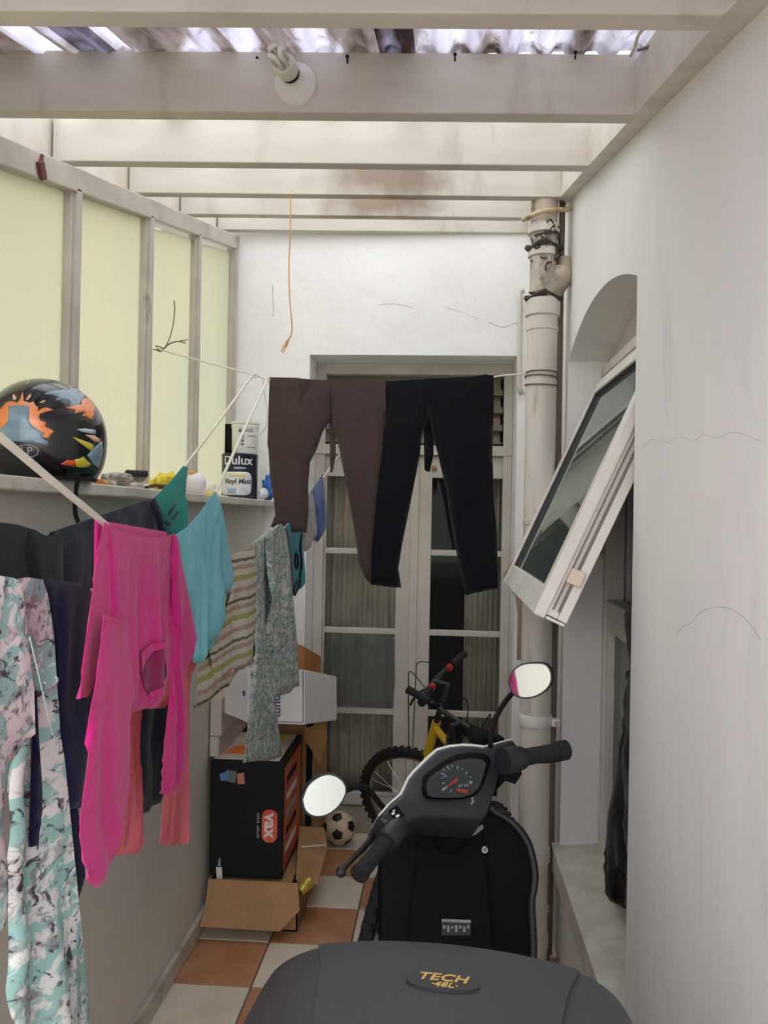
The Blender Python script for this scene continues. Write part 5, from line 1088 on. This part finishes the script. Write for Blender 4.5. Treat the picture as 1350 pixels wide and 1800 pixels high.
# left switch housing, lever and grip
def handle(a, b, prof, m, name, par, seg=18):
    d = (b-a); return obj(name, lathe(B(), [(rr, d.length*h) for rr, h in prof], a, d, seg), m, par, True, angle=40)
La, Lb = at(700, 1452, 1.79), at(631, 1537, 1.64)
handle(La, La.lerp(Lb, .35), [(.024, 0), (.026, .1), (.026, .8), (.021, 1)], BLACKP, 'switch_housing', sc)
lg = handle(La.lerp(Lb, .33), Lb, [(.017, 0), (.0165, .1), (.016, .5), (.017, .92), (.019, .94), (.019, 1), (.012, 1.01)], RUBBER, 'grip', sc)
bm = tube(B(), smoothpath([at(684, 1452, 1.84), at(664, 1462, 1.83), at(640, 1490, 1.75), at(616, 1514, 1.68), at(600, 1532, 1.64)], 5), [.007]*12+[.0055]*9, 8); bmesh.ops.create_uvsphere(bm, u_segments=12, v_segments=8, radius=.0105, matrix=Matrix.Translation(at(599, 1533, 1.64))); obj('brake_lever', bm, BLACKP, sc, True)
bm = tube(B(), smoothpath([at(664, 1440, 1.86), at(680, 1450, 1.84), at(690, 1460, 1.80)], 4), .010, 8); obj('lever_clamp', bm, BLACKM, sc, True)
Ra, Rb = at(884, 1338, 1.95), at(995, 1318, 2.06)
handle(Ra, Ra.lerp(Rb, .32), [(.030, 0), (.030, .5), (.026, .9), (.022, 1)], BLACKP, 'switch_housing', sc)
handle(Ra.lerp(Rb, .27), Rb, [(.020, 0), (.0195, .3), (.0195, .80), (.023, .82), (.024, .98), (.018, 1)], RUBBER, 'grip', sc)
bm = B(); prism(bm, [at(x, y, 1.98) for x, y in ((880, 1342), (912, 1338), (918, 1362), (906, 1380), (888, 1374), (874, 1390))], (0, .05, 0), .006); obj('lower_housing', bm, BLACKM, sc, True, angle=35)
obj('brake_lever', tube(B(), smoothpath([at(900, 1352, 2.03), at(930, 1340, 2.10), at(965, 1338, 2.14), at(990, 1334, 2.17)], 5), .0055, 8), BLACKP, sc, True)
# mirrors
def mirror(px, Y, n, stem, cpx):
    n = V(n).normalized(); P = at(*cpx, Y); pl = [onplane(x, y, P, n) for x, y in px]; pl = smoothpath(pl+[pl[0]], 4)[:-1]; c = sum(pl, V((0, 0, 0)))/len(pl)
    bm = B(); k = len(pl); rings = []
    for s, d in ((.93, .004), (1.0, .004), (1.03, 0), (1.03, -.012), (.9, -.03), (.55, -.045), (.1, -.05)): rings.append([bm.verts.new(c+(p-c)*s+n*d) for p in pl])
    for a, b in zip(rings, rings[1:]):
        for i in range(k): bm.faces.new((a[i], a[(i+1) % k], b[(i+1) % k], b[i]))
    bm.faces.new(rings[0]); bm.faces.new(list(reversed(rings[-1]))); bmesh.ops.recalc_face_normals(bm, faces=bm.faces[:])
    m_ = obj('mirror', bm, BLACKP, sc, True, angle=40)
    bm = B(); prism(bm, [c+(p-c)*.93+n*.0042 for p in pl], n*.001); obj('mirror_glass', bm, MIRROR, m_)
    obj('mirror_stem', tube(B(), smoothpath([at(*q) for q in stem], 5), .0065, 8), BLACKM, m_, True)
def z4(l): return [(520+x/2.7, 1120+y/2.7) for x, y in l]
mirror(z4([(1010, 215), (1030, 160), (1075, 128), (1140, 120), (1190, 128), (1215, 165), (1214, 215), (1185, 255), (1130, 285), (1070, 288), (1028, 265)]), 2.10, (-.30, -.93, .10), ((901, 1218, 2.12), (890, 1231, 2.10), (876, 1253, 2.06), (866, 1276, 2.02), (862, 1312, 1.97)), (931, 1196))
mirror(z4([(25, 770), (55, 700), (115, 655), (170, 648), (220, 675), (240, 720), (225, 770), (185, 820), (130, 850), (75, 850), (38, 820)]), 1.70, (.30, -.94, .195), ((606, 1390, 1.72), (622, 1384, 1.74), (645, 1386, 1.78), (664, 1408, 1.82), (690, 1440, 1.84)), (568, 1399))
# leg shield and body below (leaning a little on the side stand)
nS = V((.05, -.96, .28)).normalized(); PS = at(800, 1530, 2.10)
def spx(px, py, o=0): return onplane(px, py, PS+nS*o, nS)
sh_px = [(667, 1470), (690, 1450), (740, 1440), (800, 1436), (850, 1428), (864, 1420), (890, 1434), (915, 1456), (932, 1483), (939, 1510), (943, 1538), (941, 1562), (937, 1590), (940, 1653), (940, 1760), (880, 1860), (700, 1860), (664, 1760), (664, 1627), (663, 1540)]
bm = B(); prism(bm, [spx(x, y) for x, y in sh_px], -nS*.07, .016, 3); shd = obj('leg_shield', bm, BLACKG, sc, True, angle=40)
rim = [(862, 1424), (889, 1438), (913, 1459), (929, 1485), (936, 1511), (940, 1538), (938, 1562), (934, 1590), (937, 1653), (937, 1740)]; obj('shield_rim', tube(B(), smoothpath([spx(x, y, .004) for x, y in rim], 4), .010, 10), BLACKP, shd, True)
tn = [(742, 1446), (800, 1446), (846, 1440), (856, 1500), (862, 1560), (868, 1660), (872, 1800), (700, 1800), (712, 1660), (724, 1560), (732, 1500)]
bm = B(); prism(bm, [spx(x, y, .055) for x, y in tn], -nS*.05, .014, 3); tun = obj('inner_panel', bm, BLACKM, sc, True, angle=40)
for i_, q in enumerate(([(816, 1466), (832, 1460), (848, 1449), (850, 1456), (836, 1467), (818, 1473)],)): printed('silver_badge', tun, [spx(x, y, .055) for x, y in q], nS, mat('silver_grey', (132, 134, 136), .4), .001, .001)
obj('key_lock', lathe(B(), [(.008, 0), (.009, .004), (.005, .006), (.004, .002)], spx(852, 1494, .055), nS, 16), STEEL, tun, True)
printed('sticker', tun, [spx(x, y, .055) for x, y in ((776, 1615), (828, 1617), (827, 1644), (776, 1644))], nS, mat('sticker_dark', (40, 40, 42), .5), .0008, .001)
printed('sticker_band', tun, [spx(x, y, .055) for x, y in ((776, 1615), (828, 1617), (827, 1622), (777, 1620))], nS, mat('silver_grey2', (150, 152, 154), .4), .0012, .001)
for k in range(7): printed('sticker_line', tun, [spx(x, y, .055) for x, y in ((779+7*k, 1626+(k % 3)), (783+7*k, 1626+(k % 3)), (783+7*k, 1632+(k % 2)*6), (779+7*k, 1632+(k % 2)*6))], nS, mat('grey_print', (150, 148, 146), .6), .0012, .001)
bm = tube(B(), [at(800, 1440, 1.98), V((.03, 2.10, .86)), V((.04, 2.16, .6))], .045, 14); obj('steering_column', bm, BLACKM, sc, True)
def loft(rings, cap=True):
    bm = B(); R2 = [[bm.verts.new(p) for p in r] for r in rings]; k = len(R2[0])
    for a, b in zip(R2, R2[1:]):
        for i in range(k): bm.faces.new((a[i], a[(i+1) % k], b[(i+1) % k], b[i]))
    if cap: bm.faces.new(list(reversed(R2[0]))); bm.faces.new(R2[-1])
    bmesh.ops.recalc_face_normals(bm, faces=bm.faces[:]); return bm
def ell(cx, y, cz, a, b, n=24, e=.6):
    f = lambda v: math.copysign(abs(v)**e, v); return [V((cx+a*f(cos(2*pi*k/n)), y, cz+b*f(sin(2*pi*k/n)))) for k in range(n)]
obj('floorboard', box(B(), -.13, .19, 1.45, 2.14, .25, .33, .02), BLACKM, sc)
obj('rear_body', loft([ell(.02, .68, .62, .10, .10), ell(.02, .80, .60, .15, .14), ell(.02, 1.10, .56, .17, .20), ell(.02, 1.35, .52, .16, .22), ell(.03, 1.48, .50, .14, .19)]), BLACKG, sc, True, angle=50)
obj('seat', loft([ell(.02, .84, .775, .12, .03), ell(.02, .92, .78, .15, .05), ell(.02, 1.15, .775, .15, .05), ell(.02, 1.38, .745, .12, .045), ell(.03, 1.47, .72, .08, .03)]), mat('seat_vinyl', (28, 28, 30), .55), sc, True, angle=60)
def scwheel(n, c, yaw):
    A = Matrix.Translation(c) @ Matrix.Rotation(yaw, 4, 'Z'); bm = tube(B(), [A @ V((0, .175*cos(2*pi*k/40), .175*sin(2*pi*k/40))) for k in range(40)], .055, 12, closed=True); w_ = obj(n, bm, RUBBER, sc, True)
    bm = lathe(B(), [(.03, -.05), (.13, -.035), (.135, -.02), (.135, .02), (.13, .035), (.03, .05)], c, A.to_3x3() @ V((1, 0, 0)), 24); obj('wheel_rim', bm, mat('alloy', (120, 122, 124), .35, metal=.8), w_, True, angle=40)
scwheel('front_wheel', V((.0, 2.48, .23)), radians(40)); scwheel('rear_wheel', V((.02, .88, .23)), 0)
bm = tube(B(), [V((.04, 2.16, .62)), V((.02, 2.30, .48)), V((-.02, 2.42, .30))], [.035, .03, .028], 12); obj('fork', bm, BLACKP, sc, True)
bm = B(); Af = Matrix.Translation((0, 2.48, .23)) @ Matrix.Rotation(radians(40), 4, 'Z'); pr_ = []
for k in range(13):
    a = radians(20+140*k/12); pr_.append([bm.verts.new(Af @ V((x, (.25-.02*abs(x)/.07)*cos(a), (.25-.02*abs(x)/.07)*sin(a)))) for x in (-.07, -.05, 0, .05, .07)])
for a, b in zip(pr_, pr_[1:]):
    for i in range(4): bm.faces.new((a[i], a[i+1], b[i+1], b[i]))
bmesh.ops.solidify(bm, geom=bm.faces[:], thickness=.004); obj('mudguard', bm, BLACKG, sc, True, angle=50)
bm = loft([ell(.03, 2.17, .62, .12, .20), ell(.03, 2.24, .64, .11, .18), ell(.03, 2.32, .66, .07, .10), ell(.03, 2.36, .67, .03, .05)]); obj('front_fairing', bm, BLACKG, sc, True, angle=60)
obj('engine', loft([ell(-.04, .84, .27, .05, .09), ell(-.05, .95, .27, .07, .11), ell(-.05, 1.25, .27, .07, .10), ell(-.04, 1.36, .28, .05, .07)]), mat('engine_grey', (90, 90, 92), .5, metal=.6), sc, True, angle=60)
obj('side_stand', tube(B(), [V((-.10, 1.42, .26)), V((-.20, 1.52, .02)), V((-.24, 1.53, .008))], .010, 8), STEEL, sc, True)
obj('carrier', box(B(), -.12, .13, .82, 1.20, .78, .80, .006), BLACKM, sc)
for s in (-1, 1): obj('carrier_bar', tube(B(), [V((.02+s*.10, 1.10, .72)), V((.02+s*.11, 1.0, .79)), V((.02+s*.11, .86, .79))], .009, 8), STEEL, sc, True)
# top box
ta = radians(5); TBC = V((.003, 1.025, 0.018)); bx = V((cos(ta), -sin(ta), 0)); by = V((sin(ta), cos(ta), 0))
def tb(x, y, z): return TBC+bx*x+by*y+V((0, 0, z))
def tring(wx, wy, z, cr, n=8, bow=.0, ny=0):
    o = []
    for sx, sy, a0 in ((1, 1, 0), (-1, 1, pi/2), (-1, -1, pi), (1, -1, 3*pi/2)):
        for k in range(n+1):
            a = a0+pi/2*k/n; o.append((sx*(wx-cr)+cr*cos(a), sy*(wy-cr)+cr*sin(a)))
    p = densify(o, .02)
    return o
def tl(levels):
    R3 = []
    for wx, wyn, wyf, z, cr, crown in levels:
        o = []; N = 14
        for sx, sy, a0 in ((1, 1, 0), (-1, 1, pi/2), (-1, -1, pi), (1, -1, 3*pi/2)):
            wy = wyf if sy > 0 else wyn
            arc = [(sx*(wx-cr)+cr*cos(a0+pi/2*k/N), sy*(wy-cr)+cr*sin(a0+pi/2*k/N)) for k in range(N+1)]
            o += arc
            # straight span to the next corner, bowed outwards
            nx = {(1, 1): (-1, 1), (-1, 1): (-1, -1), (-1, -1): (1, -1), (1, -1): (1, 1)}[(sx, sy)]
            e = arc[-1]; nwy = wyf if nx[1] > 0 else wyn; nx_ = (nx[0]*(wx-cr)+cr*cos(a0+pi/2), nx[1]*(nwy-cr)+cr*sin(a0+pi/2))
            o += [(e[0]+(nx_[0]-e[0])*j/8, e[1]+(nx_[1]-e[1])*j/8) for j in range(1, 8)]
        R3.append([tb(x, y+(.020*(1-(x/wx)**2) if y > .05 else 0), z+crown*(1-(x/.25)**2)) for x, y in o])
    return R3
lid = [(.250, .20, .180, .90, .085, 0), (.250, .20, .183, .94, .085, .0), (.248, .198, .182, .970, .085, .002), (.242, .19, .178, .995, .085, .006), (.232, .18, .170, 1.010, .08, .012), (.210, .165, .152, 1.020, .075, .017), (.15, .13, .11, 1.025, .06, .019), (.06, .06, .05, 1.027, .03, .020), (.01, .01, .01, 1.028, .006, .020)]
tbx = obj('top_box', loft(tl([(.20, .17, .15, .80, .08, 0), (.228, .19, .168, .84, .09, 0), (.248, .198, .178, .895, .085, 0)])), BOXP, sc, True, angle=50)
bml = loft(tl(lid)); TBV = BVHTree.FromBMesh(bml); lid_o = obj('lid', bml, BOXP, tbx, True, angle=70)
bm = tube(B(), [tb(x, y, .899) for x, y in [((.239)*cos(a)*(1), .19*sin(a)-.01) for a in [2*pi*k/60 for k in range(60)]]], .003, 6, closed=True); bm.free()
obj('lip', loft(tl([(.249, .199, .180, .893, .085, 0), (.255, .206, .186, .896, .09, 0), (.255, .206, .186, .906, .09, 0), (.249, .199, .180, .909, .085, 0)]), False), BLACKM, tbx, True, angle=50)
def ontop(x, y, o=.0):
    h = TBV.ray_cast(tb(x, y, 1.5), V((0, 0, -1)))[0]; return (h if h else tb(x, y, 1.0))+V((0, 0, o))
vs, ts = fill2d([(-.178, .145), (-.09, .155), (0, .158), (.09, .155), (.178, .145), (.160, .08), (.13, -.10), (.115, -.15), (-.115, -.15), (-.13, -.10), (-.160, .08)], .013)
bm = B(); shell(bm, [ontop(v.x, v.y, .006) for v in vs], ts, [ontop(v.x, v.y, -.004) for v in vs]); bmesh.ops.recalc_face_normals(bm, faces=bm.faces[:]); obj('lid_panel', bm, BOXP, tbx, True, angle=50)
# emblem
q = None
for yy_ in [k*.002 for k in range(-60, 80)]:
    P = ontop(.004, yy_, .007); d = P-CAM; e = V((d.dot(CR)/d.dot(CF), -d.dot(CU)/d.dot(CF)))*FPX
    if abs(e.y+900-1724) < 4: q = yy_; break
ey = q if q is not None else .05
ep = [(.004+.046*cos(a), ey+.020*sin(a)) for a in [2*pi*k/32 for k in range(32)]]
bm = B(); vs, ts = fill2d(ep, .012); shell(bm, [ontop(v.x, v.y, .0098) for v in vs], ts, [ontop(v.x, v.y, .005) for v in vs]); bmesh.ops.recalc_face_normals(bm, faces=bm.faces[:]); em = obj('emblem', bm, mat('emblem_black', (46, 46, 48), .45), tbx, True, angle=50)
mp = lambda ox, oy: (lambda a, b, c: ontop(ox+a, ey+oy+b, .0106+c))
text('lettering', tbx, 'TECH', GOLD, mp(.003, .006), .024, .0003, .0006, .25, 1.05)
text('lettering', tbx, '\u00b748L\u00b7', GOLD, mp(.006, -.0105), .016, .0003, .0004, .25, 1.05)
